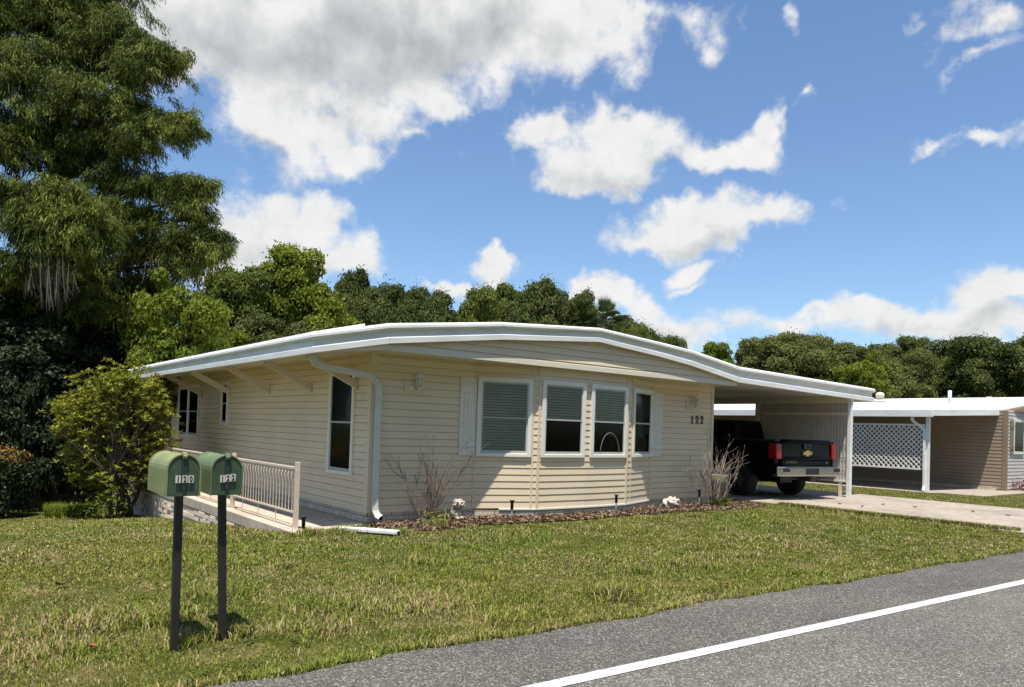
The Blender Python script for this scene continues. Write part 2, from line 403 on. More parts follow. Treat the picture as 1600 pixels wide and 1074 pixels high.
# ------------------------------------------------------------------ terrain
def sstep(a, b, x):
    t = np.clip((x-a)/(b-a), 0, 1); return t*t*(3-2*t)
def gz(x, y):
    x = np.asarray(x, float); y = np.asarray(y, float)
    drop = -.085*np.clip(y + .5, 0, 10.5)
    left = 1 - sstep(-.15, .3, x)
    back = sstep(9.5, 13.5, y)
    wt = np.maximum(left, back)
    z = drop*wt
    return z
def terrain():
    xs = np.concatenate([np.linspace(-400,-20,12), np.arange(-18,30,.4), np.linspace(32,500,14)])
    ys = np.concatenate([np.linspace(-400,-20,12), np.arange(-18,24,.3), np.linspace(26,500,14)])
    X, Y = np.meshgrid(xs, ys); Z = gz(X, Y)
    V = np.stack([X.ravel(), Y.ravel(), Z.ravel()], 1); nx = len(xs); ny = len(ys)
    i = np.arange(ny-1)[:,None]*nx + np.arange(nx-1)[None,:]; i = i.ravel()
    Fq = np.stack([i, i+1, i+1+nx, i+nx], 1)
    o = link('lawn_ground', new_mesh('lawn_ground', V, Fq=Fq, smooth=True), M['soil']); tag(o, kind='structure')
terrain()

def edge_y(x): return -5.863 - .0491*(x + 3.957)
def line_y(x): return -6.823 - .0553*(x + 2.47)
_ej = np.random.default_rng(3)
_exs = np.concatenate([[-80], np.arange(-14, 16, .08), [80]])
_ejit = np.convolve(_ej.normal(0, .045, len(_exs)), np.ones(5)/5, 'same') + .03*np.sin(_exs*1.9) + .02*np.sin(_exs*4.3+1)
def edge_j(x): return edge_y(x) + np.interp(x, _exs, _ejit)
def road():
    xs = _exs
    def strip(name, ya, yb, z, m):
        V = np.concatenate([np.stack([xs, ya, np.full_like(xs, z)], 1), np.stack([xs, yb, np.full_like(xs, z)], 1)]); n = len(xs)
        i = np.arange(n-1); o = link(name, new_mesh(name, V, Fq=np.stack([n+i, n+i+1, i+1, i], 1)), m); tag(o, kind='structure'); return o
    strip('road_shoulder', edge_j(xs), line_y(xs) + .02, .006, M['asphalt_edge'])
    strip('road', line_y(xs) + .02, line_y(xs) - 7.2, .006, M['asphalt'])
    strip('road_line', line_y(xs), line_y(xs) - .115, .011, M['paint'])
road()

def slab(name, poly, z0, z1, m, kind='structure', bevel=.006):
    b = MB().prism(poly, 'z', z0, z1); o = b.build(name, m, bevel=bevel); tag(o, kind=kind); return o
slab('driveway', [(9.75, 9), (9.75,-4.0), (9.6,-5.0), (9.2, edge_y(9.2)-.05), (15.8, edge_y(15.8)-.05), (15.1,-5.0), (14.9,-3.9), (14.9, 9)], -.1, .018, M['concrete'])
slab('neighbor_slab', [(18.4,-1.9), (40,-1.9), (40, 12), (18.0, 12), (18.0,-.6), (18.4,-.75)], -.1, .02, M['concrete'])

# ------------------------------------------------------------------ the house
house = empty('mobile_home', (0,0,0), 'beige vinyl sided mobile home with curved white roof edge and bow window', 'mobile home')
Z0, Z1 = .15, 2.62
CH = .1143
def siding(mb, Fr, s0, s1, z0, z1, mi=0, top=None, base=Z0, off=lambda z: 0.0):
    ncol = 1 if top is None else max(1, int((s1-s0)/.12))
    ss = np.linspace(s0, s1, ncol+1)
    k0 = int(math.floor((z0-base)/CH + 1e-6)); k1 = int(math.ceil((z1-base)/CH))
    for k in range(k0, k1):
        za = max(base + k*CH, z0); zb = min(base + (k+1)*CH, z1)
        for c in range(ncol):
            a, b = ss[c], ss[c+1]
            ta = top(a) if top else z1; tb = top(b) if top else z1
            zba, zbb = min(zb, ta), min(zb, tb); zaa, zab = min(za, ta), min(za, tb)
            if zba - zaa < 1e-4 and zbb - zab < 1e-4: continue
            gap = .011
            fa, fbb = off(za), off(zb); oa = .018 + fa; ob = .0095 + fbb; rec = -.004
            zga, zgb = max(zba-gap, zaa), max(zbb-gap, zab)
            mb.add([Fr(a, oa, zaa), Fr(b, oa, zab), Fr(b, ob, zgb), Fr(a, ob, zga), Fr(a, rec+fbb, zga+.003), Fr(b, rec+fbb, zgb+.003), Fr(a, rec+fbb, zba), Fr(b, rec+fbb, zbb), Fr(a, rec+fa, zaa), Fr(b, rec+fa, zab)],
                   [(0,1,2,3), (3,2,5,4), (4,5,7,6), (8,9,1,0)], mi)
FRONT = frame((0,0), (8.36,0))
LEFT = frame((0,12.1), (0,0))
def lf(y): return 12.1 - y
P1, P2, P3, P4, P5 = (1.95,0), (2.99,-.40), (4.10,-.45), (5.21,-.40), (6.33,0)
FA = frame(P1, P2); FB = frame(P2, P3); FC = frame(P3, P4); FD = frame(P4, P5)

# front wall left and right of the bay, the side wall, the bay
mb = MB(); siding(mb, FRONT, .0, 1.95, Z0, Z1); siding(mb, FRONT, 6.33, 8.36, Z0, Z1)
mb.box((-.0, .012, .02), (8.36, .1, Z1+.05)); mb.build('front_wall', M['siding'], house, normals=False)
mb = MB(); siding(mb, LEFT, 0, 12.1, Z0, Z1); mb.box((.012, .11, .02), (.1, 12.1, Z1+.05)); side = mb.build('side_wall', M['siding'], house, normals=False)
mb = MB()
for Fr in (FA, FB, FC, FD): siding(mb, Fr, 0, Fr.L, Z0, 2.585)
mb.prism([(p[0], p[1]+.012) for p in (P1, P2, P3, P4, P5)], 'z', Z0+.005, 2.575)
bay = mb.build('bay_wall', M['siding'], house, normals=False)
# rear lanai section and the other walls of the house box
mb = MB(); siding(mb, frame((.35,16),(.35,12.1)), 0, 3.9, Z0, Z1); mb.box((.36,12.1,.0), (8.36,16,Z1)); mb.box((8.3,.1,.0), (8.37,12.1,Z1+.05)); mb.box((.1,.1,.02),(8.3,.14,Z1+.04))
mb.build('rear_wall', M['siding'], house, normals=False)
# corner posts and vertical trims
def lbox(name, boxes, m, bevel=.004):
    mb = MB()
    for q in boxes: mb.box(*q)
    return mb.build(name, m, house, bevel=bevel)
mb = MB(); mb.prism([(-.026,-.026),(.075,-.026),(.075,.0),(.0,.0),(.0,.085),(-.026,.085)], 'z', Z0, Z1); mb.build('corner_trim', M['trim_beige'], house, bevel=.004)
mb = MB(); mb.prism([(8.30,-.028),(8.385,-.028),(8.385,.08),(8.36,.08),(8.36,.0),(8.30,.0)], 'z', Z0, Z1); mb.build('corner_trim', M['trim_beige'], house, bevel=.004)
lbox('corner_trim', [((-.03,11.98,Z0), (.02,12.12,Z1))], M['trim_beige'])
for Fr, a, b, o, zt in ((FRONT,1.915,1.95,.026,Z1-.03),(FRONT,6.33,6.365,.026,Z1-.03),(FA,1.0,1.03,.026,2.57),(FA,FA.L-.012,FA.L+.006,.028,2.57),(FB,0,.03,.0265,2.57),
                        (FC,FC.L-.035,FC.L,.0265,2.57),(FD,0,.02,.0275,2.57),(FD,.17,.20,.026,2.57),(FD,FD.L-.03,FD.L,.025,2.57)):
    MB().fbox(Fr, a, b, .0, o, Z0, zt).build('vertical_trim', M['trim_beige'], house)
# white sill strip under the bay and foundation blocks
mb = MB()
for Fr, a, b in ((FA, .45, FA.L), (FB, 0, FB.L), (FC, 0, FC.L), (FD, 0, FD.L)):
    mb.fbox(Fr, a, b, -.02, .03, .118, .149)
mb.build('base_strip', M['white_vinyl'], house, bevel=.003)
mb = MB()
mb.fbox(FRONT, 0, 1.95, -.1, .006, -.2, .148); mb.fbox(FRONT, 6.33, 8.36, -.1, .006, -.2, .148)
mb.fbox(LEFT, 0, 12.1, -.1, .006, -.9, .147)
for Fr in (FA, FB, FC, FD): mb.fbox(Fr, 0, Fr.L, -.2, .012, -.2, .117)
mb.build('foundation', M['skirt_block'], house, normals=False)

# gable box above the front wall
TOPB = [(-1.2,2.43),(-.07,2.67),(1.97,2.93),(4.18,3.11),(5.82,2.985),(6.8,2.885),(8.44,2.65),(14.4,2.52)]
TOPT = [(-1.2,2.71),(-.07,2.97),(1.97,3.22),(4.18,3.37),(5.82,3.275),(6.8,3.21),(8.44,3.0),(14.4,2.88)]
_tx = [p[0] for p in TOPB]
def fb(x): return float(np.interp(x, _tx, [p[1] for p in TOPB]))
def ft(x): return float(np.interp(x, _tx, [p[1] for p in TOPT]))
GY = -.553
GF = frame((-.02, GY), (8.42, GY))
mb = MB(); siding(mb, GF, .0, 8.44, 2.60, 3.25, top=lambda s: fb(s-.02)+.06, base=2.70-CH, off=lambda z: -.03*(z-2.6)/.5)
mb.box((-.015, GY+.03, 2.605), (8.415, 0.1, 2.62)); mb.box((-.018, GY+.034, 2.62), (-.008, .1, 2.66))
mb.box((8.405, GY+.03, 2.62), (8.415, .1, 2.66))
mb.build('gable', M['siding'], house, normals=False)
mb = MB(); mb.hexa([(-.06,GY-.022,2.575),(8.44,GY-.022,2.575),(8.44,GY+.06,2.575),(-.06,GY+.06,2.575),(-.06,GY-.016,2.672),(8.44,GY-.016,2.672),(8.44,GY+.06,2.672),(-.06,GY+.06,2.672)])
mb.box((-.03, GY+.06, 2.578), (8.40, .02, 2.604))
mb.build('gable_beam', M['cream'], house, bevel=.006)

# roof: deck, soffits and the banded white fascia
EY = -.595
def roof():
    xs = sorted(set([-1.2,-.07] + list(np.linspace(-.07, 8.44, 30)) + [8.44] + list(np.linspace(8.44, 14.4, 8))))
    mb = MB(); YB = 11.25
    def fy(x): return EY
    for a, b in zip(xs[:-1], xs[1:]):
        ya, yb = fy(a)+.02, fy(b)+.02; end = YB if b <= 8.45 else 8.0
        za, zb = ft(a)-.012, ft(b)-.012
        mb.hexa([(a,ya,za-.06),(b,yb,zb-.06),(b,end,zb-.06),(a,end,za-.06),(a,ya,za),(b,yb,zb),(b,end,zb),(a,end,za)])
    mb.build('roof', M['roof_white'], house, normals=False)
    mb = MB(); mb.hexa([(-1.12,-.3,2.71),(-.3,-.3,2.91),(-.3,11.0,2.91),(-1.12,11.0,2.71),(-1.12,-.3,2.755),(-.3,-.3,2.965),(-.3,11.0,2.965),(-1.12,11.0,2.755)])
    mb.build('roof_panel', M['roof_white'], house, bevel=.006)
    # left eave soffit
    mb = MB(); mb.hexa([(-1.19,-.55,2.455),(0,-.55,2.60),(0,11.2,2.60),(-1.19,11.2,2.455),(-1.19,-.55,2.475),(0,-.55,2.63),(0,11.2,2.63),(-1.19,11.2,2.475)])
    mb.hexa([(-1.19,EY,2.45),(-.055,EY,2.585),(-.055,EY+.02,2.585),(-1.19,EY+.02,2.45),(-1.19,EY,2.5),(-.055,EY,2.72),(-.055,EY+.02,2.72),(-1.19,EY+.02,2.5)])
    mb.build('eave_soffit', M['cream'], house, normals=False)
    # carport ceiling: ribbed pans
    mb = MB()
    for i in range(20):
        xa = 8.44 + i*.298; xb = xa+.29
        mb.hexa([(xa,EY+.02,fb(xa)+.08),(xb,EY+.02,fb(xb)+.08),(xb,8,fb(xb)+.08),(xa,8,fb(xa)+.08),(xa,EY+.02,fb(xa)+.11),(xb,EY+.02,fb(xb)+.11),(xb,8,fb(xb)+.11),(xa,8,fb(xa)+.11)])
    mb.build('carport_ceiling', M['soffit'], house)
    # fascia
    path = [(-1.2,11.25),(-1.2,EY)] + [(x, EY) for x in [-.07,.95,1.97,3.1,4.18,5.0,5.82,6.8,7.6,8.44,11.4,14.4]] + [(14.4,8.0)]
    prof = [(0,0),(.035,.0),(.04,.015),(.04,.28),(.034,.32),(.006,.34),(.002,.36),(.002,.62),(.006,.64),(.05,.68),(.062,.76),(.060,.88),(.042,.97),(.0,1.0),(-.03,1.0)]
    V = []; n = len(path); m = len(prof)
    for i, p in enumerate(path):
        p = np.array(p); ds = []
        if i > 0: ds.append(_n(p-np.array(path[i-1])))
        if i < n-1: ds.append(_n(np.array(path[i+1])-p))
        ns = [np.array([d[1], -d[0]]) for d in ds]; nn = _n(sum(ns)); k = 1/max(.5, float(np.dot(nn, ns[0])))
        b, t = fb(p[0]), ft(p[0])
        if i >= 13 or p[0] > 14: b, t = fb(14.4), ft(14.4)
        for o, h in prof: q = p + nn*o*k; V.append((q[0], q[1], b+(t-b)*h))
    Fs = [(i*m+j, (i+1)*m+j, (i+1)*m+j+1, i*m+j+1) for i in range(n-1) for j in range(m-1)]
    Fs += [(i*m+m-1, (i+1)*m+m-1, (i+1)*m, i*m) for i in range(n-1)]
    Fs += [tuple(range(m)), tuple(reversed(range((n-1)*m, n*m)))]
    MB().add(V, Fs).build('fascia', M['white_metal'], house)
    for x in (-.07, 1.97, 4.18, 8.44):
        b, t = fb(x), ft(x)
        MB().box((x-.0015, EY-.0425, b+.015), (x+.0015, EY-.03, b+.3*(t-b))).build('fascia_seam', M['sash'], house)
roof()

# braces under the left eave
for y in (.45, 2.2, 4.22, 6.6, 8.75, 11.1):
    MB().bar((-.86,y,2.50), (-.01,y,2.09), .045, .115).build('eave_brace', M['cream'], house, bevel=.004)
    MB().box((-.03,y-.03,2.02),(-.004,y+.03,2.16)).build('brace_bracket', M['sash'], house)
# downspout at the front left corner
dp = [(-1.08,-.30,2.47),(-1.08,-.30,2.39),(-1.04,-.29,2.33),(-.95,-.275,2.30),(-.1,-.10,2.225),(-.02,-.085,2.18),(.055,-.09,2.10),(.075,-.09,2.0),(.075,-.09,.32),(.08,-.10,.2),(.10,-.14,.12),(.13,-.19,.09)]
MB().tube(dp, .05, rect=(.10,.075)).build('downspout', M['spout'], house, bevel=.008, seg=2)
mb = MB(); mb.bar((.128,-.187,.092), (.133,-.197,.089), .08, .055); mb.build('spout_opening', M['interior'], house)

# windows
def window(Fr, s0, s1, z0, z1, blinds=(True, True), split=1, wf=.077, depth=.05, rail=.5, back=None):
    root = MB(); w = wf
    root.fbox(Fr, s0, s0+w, 0, depth, z0, z1); root.fbox(Fr, s1-w, s1, 0, depth, z0, z1)
    root.fbox(Fr, s0+w, s1-w, 0, depth-.002, z1-w, z1); root.fbox(Fr, s0+w, s1-w, 0, depth+.006, z0, z0+w*.75)
    if split == 2: root.fbox(Fr, (s0+s1)/2-.07, (s0+s1)/2+.07, 0, depth-.004, z0+w*.75, z1-w)
    win = root.build('window', M['white_vinyl'], house, bevel=.005)
    bays = [(s0+w, s1-w)] if split == 1 else [(s0+w, (s0+s1)/2-.07), ((s0+s1)/2+.07, s1-w)]
    za, zb = z0+w*.75, z1-w; zm = za + (zb-za)*rail
    for a, b in bays:
        mb = MB(); t = .028
        for (p, q, off) in ((zm-.015, zb, .036), (za, zm+.015, .028)):
            mb.fbox(Fr, a, a+t, .02, off, p, q); mb.fbox(Fr, b-t, b, .02, off, p, q)
            mb.fbox(Fr, a+t, b-t, .02, off, q-t, q); mb.fbox(Fr, a+t, b-t, .02, off, p, p+(t if p > za else t*1.7))
        mb.build('sash', M['sash'], win)
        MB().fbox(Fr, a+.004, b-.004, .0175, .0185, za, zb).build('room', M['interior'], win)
        MB().fbox(Fr, a+t, b-t, .0285, .0300, zm, zb-t).build('pane', M['glass'], win)
        MB().fbox(Fr, a+t, b-t, .0255, .0265, za+t, zm-.015).build('pane', M['glass'], win)
        for on, p, q in ((blinds[1], zm, zb), (blinds[0], za, zm)):
            if not on: continue
            mb = MB(); z = q - .02
            while z > p + .035:
                mb.add([Fr(a+.01,.0195,z), Fr(b-.01,.0195,z), Fr(b-.01,.0245,z-.041), Fr(a+.01,.0245,z-.041)], [(0,1,2,3)]); z -= .047
            mb.build('blind', M['blind'] if on is True else M[on], win, normals=False)
    return win
M['blind_dark'] = simple('shaded_blind', (.15,.15,.14), .7, var=.2, vscale=5, spec=.1)
M['blind_black'] = simple('dark_blind', (.03,.031,.033), .7, var=.3, vscale=5, spec=.1)
window(FA, .015, .99, 1.02, 2.36, (True, True))
window(FB, .05, 1.045, 1.02, 2.36, (False, True))
window(FC, .07, 1.075, 1.02, 2.36, (False, True))
window(FD, .215, FD.L-.01, 1.02, 2.37, ('blind_dark', 'blind_dark'))
window(LEFT, lf(1.42), lf(.50), .68, 2.37, ('blind_black', 'blind_black'), wf=.07)
window(LEFT, lf(7.2), lf(6.7), 1.37, 2.36, ('blind_black', 'blind_black'), wf=.075)
window(LEFT, lf(10.82), lf(8.93), 1.03, 2.34, (False, False), split=2, wf=.075)
# a curved hose hanging inside the third window and a white stick in the first
hs = [FC(.30+.52*(1-math.cos(t))/2*1.0+.05, .0226, 1.1 + .38*math.sin(t)) for t in np.linspace(0, math.pi, 18)]
MB().tube(hs, .010, 6).build('coiled_hose', M['hose'], house)
MB().tube([FA(.12,.0265,1.15), FA(.17,.0268,1.20), FA(.235,.0268,1.245)], .004, 6).build('window_stick', M['white_vinyl'], house)
# shutters
for s0, s1 in ((1.605,1.915), (6.345,6.66)):
    mb = MB(); n = 4; w = (s1-s0)/n
    for i in range(n): mb.fbox(FRONT, s0+i*w+.001, s0+(i+1)*w-.001, .018, .034, 1.03, 2.335)
    mb.fbox(FRONT, s0+.002, s1-.002, .034, .052, 2.08, 2.20); mb.fbox(FRONT, s0+.002, s1-.002, .034, .052, 1.17, 1.25)
    mb.build('shutter', M['shutter'], house, bevel=.002)

# text helper
def text_mesh(body, size, depth=.004, off=0, shear=0):
    cu = bpy.data.curves.new('txt', 'FONT'); cu.body = body; cu.size = size; cu.extrude = depth; cu.offset = off; cu.align_x = 'CENTER'; cu.shear = shear
    ob = bpy.data.objects.new('txt', cu); COL.objects.link(ob)
    dg = bpy.context.evaluated_depsgraph_get(); me = bpy.data.meshes.new_from_object(ob.evaluated_get(dg))
    bpy.data.objects.remove(ob); bpy.data.curves.remove(cu); return me
def text_on(name, body, size, origin, tx, up, m, parent, sx=1, depth=.004, off=0):
    me = text_mesh(body, size, depth, off); tx = _n(np.array(tx, float)); up = _n(np.array(up, float)); nn = np.cross(tx, up)
    Mx = np.eye(4); Mx[:3,0] = tx*sx; Mx[:3,1] = up; Mx[:3,2] = nn
    Mx[:3,3] = np.array(origin) - ORG.get(parent.name, np.zeros(3))
    me.transform(Matrix(Mx)); o = link(name, me, m, parent); ORG[o.name] = ORG.get(parent.name, np.zeros(3)); return o
def serif_digit(mb, d, x, z, h, y):
    """slab-serif house numeral drawn as bars in the plane y"""
    w = h*.52; t = h*.17
    def b(a, c, ww): mb.bar((x+a[0]*w, y, z+a[1]*h), (x+c[0]*w, y, z+c[1]*h), .012, ww, up=(0,-1,0) if False else (0,0,1)) if abs(a[1]-c[1]) < .02 else mb.bar((x+a[0]*w, y, z+a[1]*h), (x+c[0]*w, y, z+c[1]*h), ww, .012, up=(0,1,0))
    if d == '1':
        b((.5,0),(.5,1),t); b((.15,.04),(.85,.04),t*.6); b((.2,.8),(.5,.97),t*.7)
    else:
        pts = [(.08,.72),(.12,.88),(.32,.98),(.62,.98),(.86,.86),(.9,.68),(.78,.52),(.5,.34),(.2,.16),(.08,.06)]
        for p, q in zip(pts[:-1], pts[1:]): b(p, q, t*.9)
        mb.bar((x+.05*w,y,z+.06*h),(x+.95*w,y,z+.06*h), .012, t*.85); b((.92,.02),(.92,.26),t*.6)
        b((.06,.66),(.2,.74),t)
for i, d in enumerate('122'):
    mb = MB(); serif_digit(mb, d, 7.60+i*.165, 1.74, .165, -.024); mb.build('house_numeral', M['numeral_dark'], house)

# carport post, beams, ribbed screen
MB().box((13.33,EY+.0,-.02), (13.43,EY+.1,2.62)).build('carport_post', M['white_metal'], house, bevel=.006)
MB().box((13.33,2.13,.0), (13.42,2.22,2.62)).build('carport_post', M['cream'], house, bevel=.006)
mb = MB(); mb.box((13.30,EY+.1,2.44),(13.46,8,2.62)); mb.box((8.37,7.9,2.45),(14.3,7.98,2.62)); mb.build('carport_beam', M['cream'], house)
MB().box((13.33,7.85,.0), (13.42,7.94,2.45)).build('carport_post', M['cream'], house)
mb = MB()
y = EY+.105; i = 0
while y < 2.12:
    mb.hexa([(13.36,y,.42),(13.36,y+.03,.42),(13.385,y+.055,.42),(13.40,y,.42),(13.36,y,2.44),(13.36,y+.03,2.44),(13.385,y+.055,2.44),(13.40,y,2.44)])
    mb.box((13.382,y+.025,.42),(13.392,y+.082,2.44)); y += .082
scr = mb.build('screen_wall', M['panel'], house, normals=True)
mb = MB()
mb.box((13.335,EY+.1,2.12),(13.359,2.13,2.20)); 
for z in (.72,1.05,1.38,1.71): mb.box((13.352,EY+.1,z),(13.3595,2.13,z+.012))
mb.box((13.33,EY+.1,.40),(13.41,2.13,.44)); mb.box((13.335,2.08,.42),(13.358,2.125,2.44)); mb.box((13.34,-.36,.0),(13.40,-.29,.42))
mb.build('screen_rail', M['cream'], scr)

# wall lanterns
def lantern(x, z, label):
    e = empty('wall_lantern', (x, 0, z), label, 'wall lamp', 'porch lanterns on the front wall')
    MB().box((x-.19,-.03,z-.17),(x+.0,-.012,z+.03)).build('mounting_plate', M['trim_beige'], e, bevel=.004)
    mb = MB(); mb.lathe((x-.05,-.03,z-.09), [(.001,-.04),(.045,-.035),(.045,.03),(.001,.035)], 12)
    b = mb
    b.tube([(x-.05,-.04,z-.09),(x-.02,-.09,z-.15),(x+.03,-.12,z-.13),(x+.03,-.12,z-.08)], .012, 6)
    b.build('arm', M['lamp_cream'], e)
    c = (x+.03,-.12,z)
    mb = MB()
    for k in range(6):
        t = 2*math.pi*k/6; mb.bar((c[0]+.035*math.cos(t),c[1]+.035*math.sin(t),z-.08),(c[0]+.065*math.cos(t),c[1]+.065*math.sin(t),z+.08), .012,.012)
    mb.lathe((c[0],c[1],z-.10), [(.01,-.03),(.022,-.01),(.04,.0),(.042,.022)], 12)
    mb.build('cage', M['lamp_cream'], e)
    MB().lathe((c[0],c[1],z-.076), [(.028,0),(.052,.152)], 6).build('shade', M['lamp_glass'], e)
    MB().lathe((c[0],c[1],z+.08), [(.085,0),(.082,.012),(.035,.06),(.02,.075),(.014,.10),(.018,.115),(.004,.15)], 12).build('cap', M['lamp_cream'], e)
lantern(.74, 2.17, 'cream carriage lantern left of the shuttered window, above the taller bare shrub')
lantern(7.62, 2.18, 'cream carriage lantern directly above the house number by the carport')

# ------------------------------------------------------------------ walkway, block wall, railing
slab('walkway', [(-1.34,-.42),(-.30,-.20),(-.02,.0),(-.02,12),(-1.34,12)], -.03, .006, M['walk'])
mb = MB(); mb.box((-1.36,-.5,-.155),(-1.06,12,.016)); o = mb.build('walkway_curb', M['walk'], bevel=.01); tag(o, kind='structure')
mb = MB(); mb.box((-1.30,-.3,-1.5),(-1.1,12,-.163)); _rb = random.Random(4)
for row in range(9):
    z1 = -.166 - row*.103; y = -.3 - _rb.random()*.25
    while y < 11.9:
        ln = _rb.uniform(.26,.42); pr = _rb.uniform(.0,.028); tl = _rb.uniform(-.008,.008)
        x0 = -1.345 - pr
        mb.hexa([(x0+tl,y,z1-.097),(-1.301,y,z1-.097),(-1.301,y+ln-.008,z1-.097),(x0-tl,y+ln-.008,z1-.097),(x0+.008,y+.004,z1),(-1.301,y+.004,z1),(-1.301,y+ln-.012,z1),(x0+.008-tl*.5,y+ln-.012,z1)])
        y += ln
o = mb.build('retaining_wall', M['rough_block'], bevel=.006); tag(o, 'low rough block retaining wall carrying the concrete walkway beside the house', 'retaining wall')
rail = empty('railing', (-1.22,0,0), 'beige metal railing with slim balusters along the edge of the walkway', 'railing')
RX = -1.22; yr0, yr1 = -.25, 9.4
for y in (yr0, 2.45, 6.9, 9.4):
    mb = MB(); mb.box((RX-.03,y-.03,.012),(RX+.03,y+.03,.94)); mb.box((RX-.055,y-.055,.013),(RX+.055,y+.055,.022)); mb.build('post', M['rail'], rail, bevel=.003)
for a, b in ((yr0+.03, 2.42), (2.48, 6.87), (6.93, 9.37)):
    MB().box((RX-.02,a,.835),(RX+.02,b,.87)).build('top_rail', M['rail'], rail, bevel=.003)
    MB().box((RX-.014,a,.225),(RX+.014,b,.25)).build('bottom_rail', M['rail'], rail)
    n = int((b-a)/.115)
    for i in range(1, n):
        y = a + (b-a)*i/n; bow = .028
        MB().tube([(RX,y,.25),(RX,y,.62),(RX-bow*.6,y,.70),(RX-bow,y,.75),(RX-bow*.3,y,.81),(RX,y,.836)], .0075, 5, cap=False).build('baluster', M['rail'], rail)
    for y in (a+(b-a)*.27, a+(b-a)*.55, a+(b-a)*.82):
        MB().box((RX-.006,y-.006,.012),(RX+.006,y+.006,.226)).build('strut', M['rail'], rail)

# ------------------------------------------------------------------ mailboxes
def mailbox(px, py, pz_base, lean, number, boxmat, yaw, label, hgt=1.005):
    base = np.array([px, py, 0]); e = empty('mailbox', tuple(base), label, 'mailbox', 'green mailboxes at the kerb')
    topx = px + lean
    mb = MB(); mb.tube([(px,py,-.1),(topx,py,hgt+.01)], .024, rect=(.047,.047)); mb.build('post', M['black_iron'], e, bevel=.004)
    c, s = math.cos(yaw), math.sin(yaw)
    def T(x, y, z): return (topx + x*c - y*s, py + x*s + y*c, hgt + z)
    wd, L0, L1, hs = .100, -.10, .42, .165; n = 14
    arc = [(-wd,0)] + [(-wd*math.cos(t), hs + wd*math.sin(t)) for t in np.linspace(0, math.pi, n)] + [(wd,0)]
    def shell(k, y0, y1, mbx, close=True):
        m = len(arc); V = [T(x*k, y0, .0 + z*(1+(k-1)*.5) - (k-1)*.05) for x, z in arc] + [T(x*k, y1, z*(1+(k-1)*.5) - (k-1)*.05) for x, z in arc]
        Fs = [(i, i+1, m+i+1, m+i) for i in range(m-1)] + [(m-1, 0, m, 2*m-1)]
        if close: Fs += [tuple(range(m)), tuple(reversed(range(m, 2*m)))]
        mbx.add(V, Fs)
    mb = MB(); shell(1, L0, L1, mb); shell(1.03, L1-.012, L1, mb); shell(1.025, L0, L0+.012, mb)
    for i, k in enumerate((.08,.2,.33)): pass
    mb.build('box', boxmat, e)
    mb = MB(); shell(.955, L0-.006, L0+.001, mb); door = mb.build('door', M['mail_door'], e)
    mb = MB()
    m = len(arc)
    for i in range(m-1):
        (x0,z0),(x1,z1) = arc[i], arc[i+1]
        P = [T(x0*1.03,L0-.012,z0*1.01),T(x1*1.03,L0-.012,z1*1.01),T(x1*.95,L0-.012,z1*.975+.003),T(x0*.95,L0-.012,z0*.975+.003)]
        Q = [T(x0*1.03,L0-.0,z0*1.01),T(x1*1.03,L0-.0,z1*1.01),T(x1*.95,L0-.0,z1*.975+.003),T(x0*.95,L0-.0,z0*.975+.003)]
        mb.hexa(P+Q)
    mb.build('door_rim', boxmat, e)
    mb = MB(); mb.hexa([T(-.012,L0-.016,.05),T(.012,L0-.016,.05),T(.012,L0-.0061,.05),T(-.012,L0-.0061,.05),T(-.019,L0-.016,.25),T(.019,L0-.016,.25),T(.019,L0-.0061,.25),T(-.019,L0-.0061,.25)])
    mb.hexa([T(-.001,L0-.015,.028),T(.001,L0-.015,.028),T(.001,L0-.0061,.028),T(-.001,L0-.0061,.028),T(-.012,L0-.016,.0499),T(.012,L0-.016,.0499),T(.012,L0-.0061,.0499),T(-.012,L0-.0061,.0499)])
    mb.build('latch_strap', M['mail_latch'], door)
    mb = MB(); mb.tube([T(0,L0-.02,.240),T(0,L0-.024,.252),T(0,L0-.018,.268),T(0,L0+.025,.272)], .012, rect=(.026,.012)); mb.build('latch_knob', boxmat, e)
    for i, d in enumerate(number):
        x = (-.036, .004, .041)[i] if number[2] == '0' else (-.03, .005, .038)[i]
        mb = MB(); zz = .085 + (.004*i if number[2] == '2' else 0)
        P = [T(x-.0155,L0-.0195,zz),T(x+.0155,L0-.0195,zz),T(x+.0155,L0-.0165,zz),T(x-.0155,L0-.0165,zz),T(x-.0155,L0-.0195,zz+.047),T(x+.0155,L0-.0195,zz+.047),T(x+.0155,L0-.0165,zz+.047),T(x-.0155,L0-.0165,zz+.047)]
        mb.hexa(P); t = mb.build('number_tile', M['plate_white'], door)
        text_on('numeral', d, .05, T(x, L0-.0197, zz+.006), (c, s, 0), (0,0,1), M['numeral_black'], t, sx=.72, depth=.0006, off=.0022)
    return e
mailbox(-3.973, -5.069, 0, -.012, '120', M['mail_a'], math.radians(-1), 'faded yellowish green mailbox numbered 120 on a dark rusty post')
mailbox(-3.639, -4.971, 0, -.045, '122', M['mail_b'], math.radians(-3), 'darker green mailbox numbered 122 behind the faded one, nearer the house', hgt=.995)

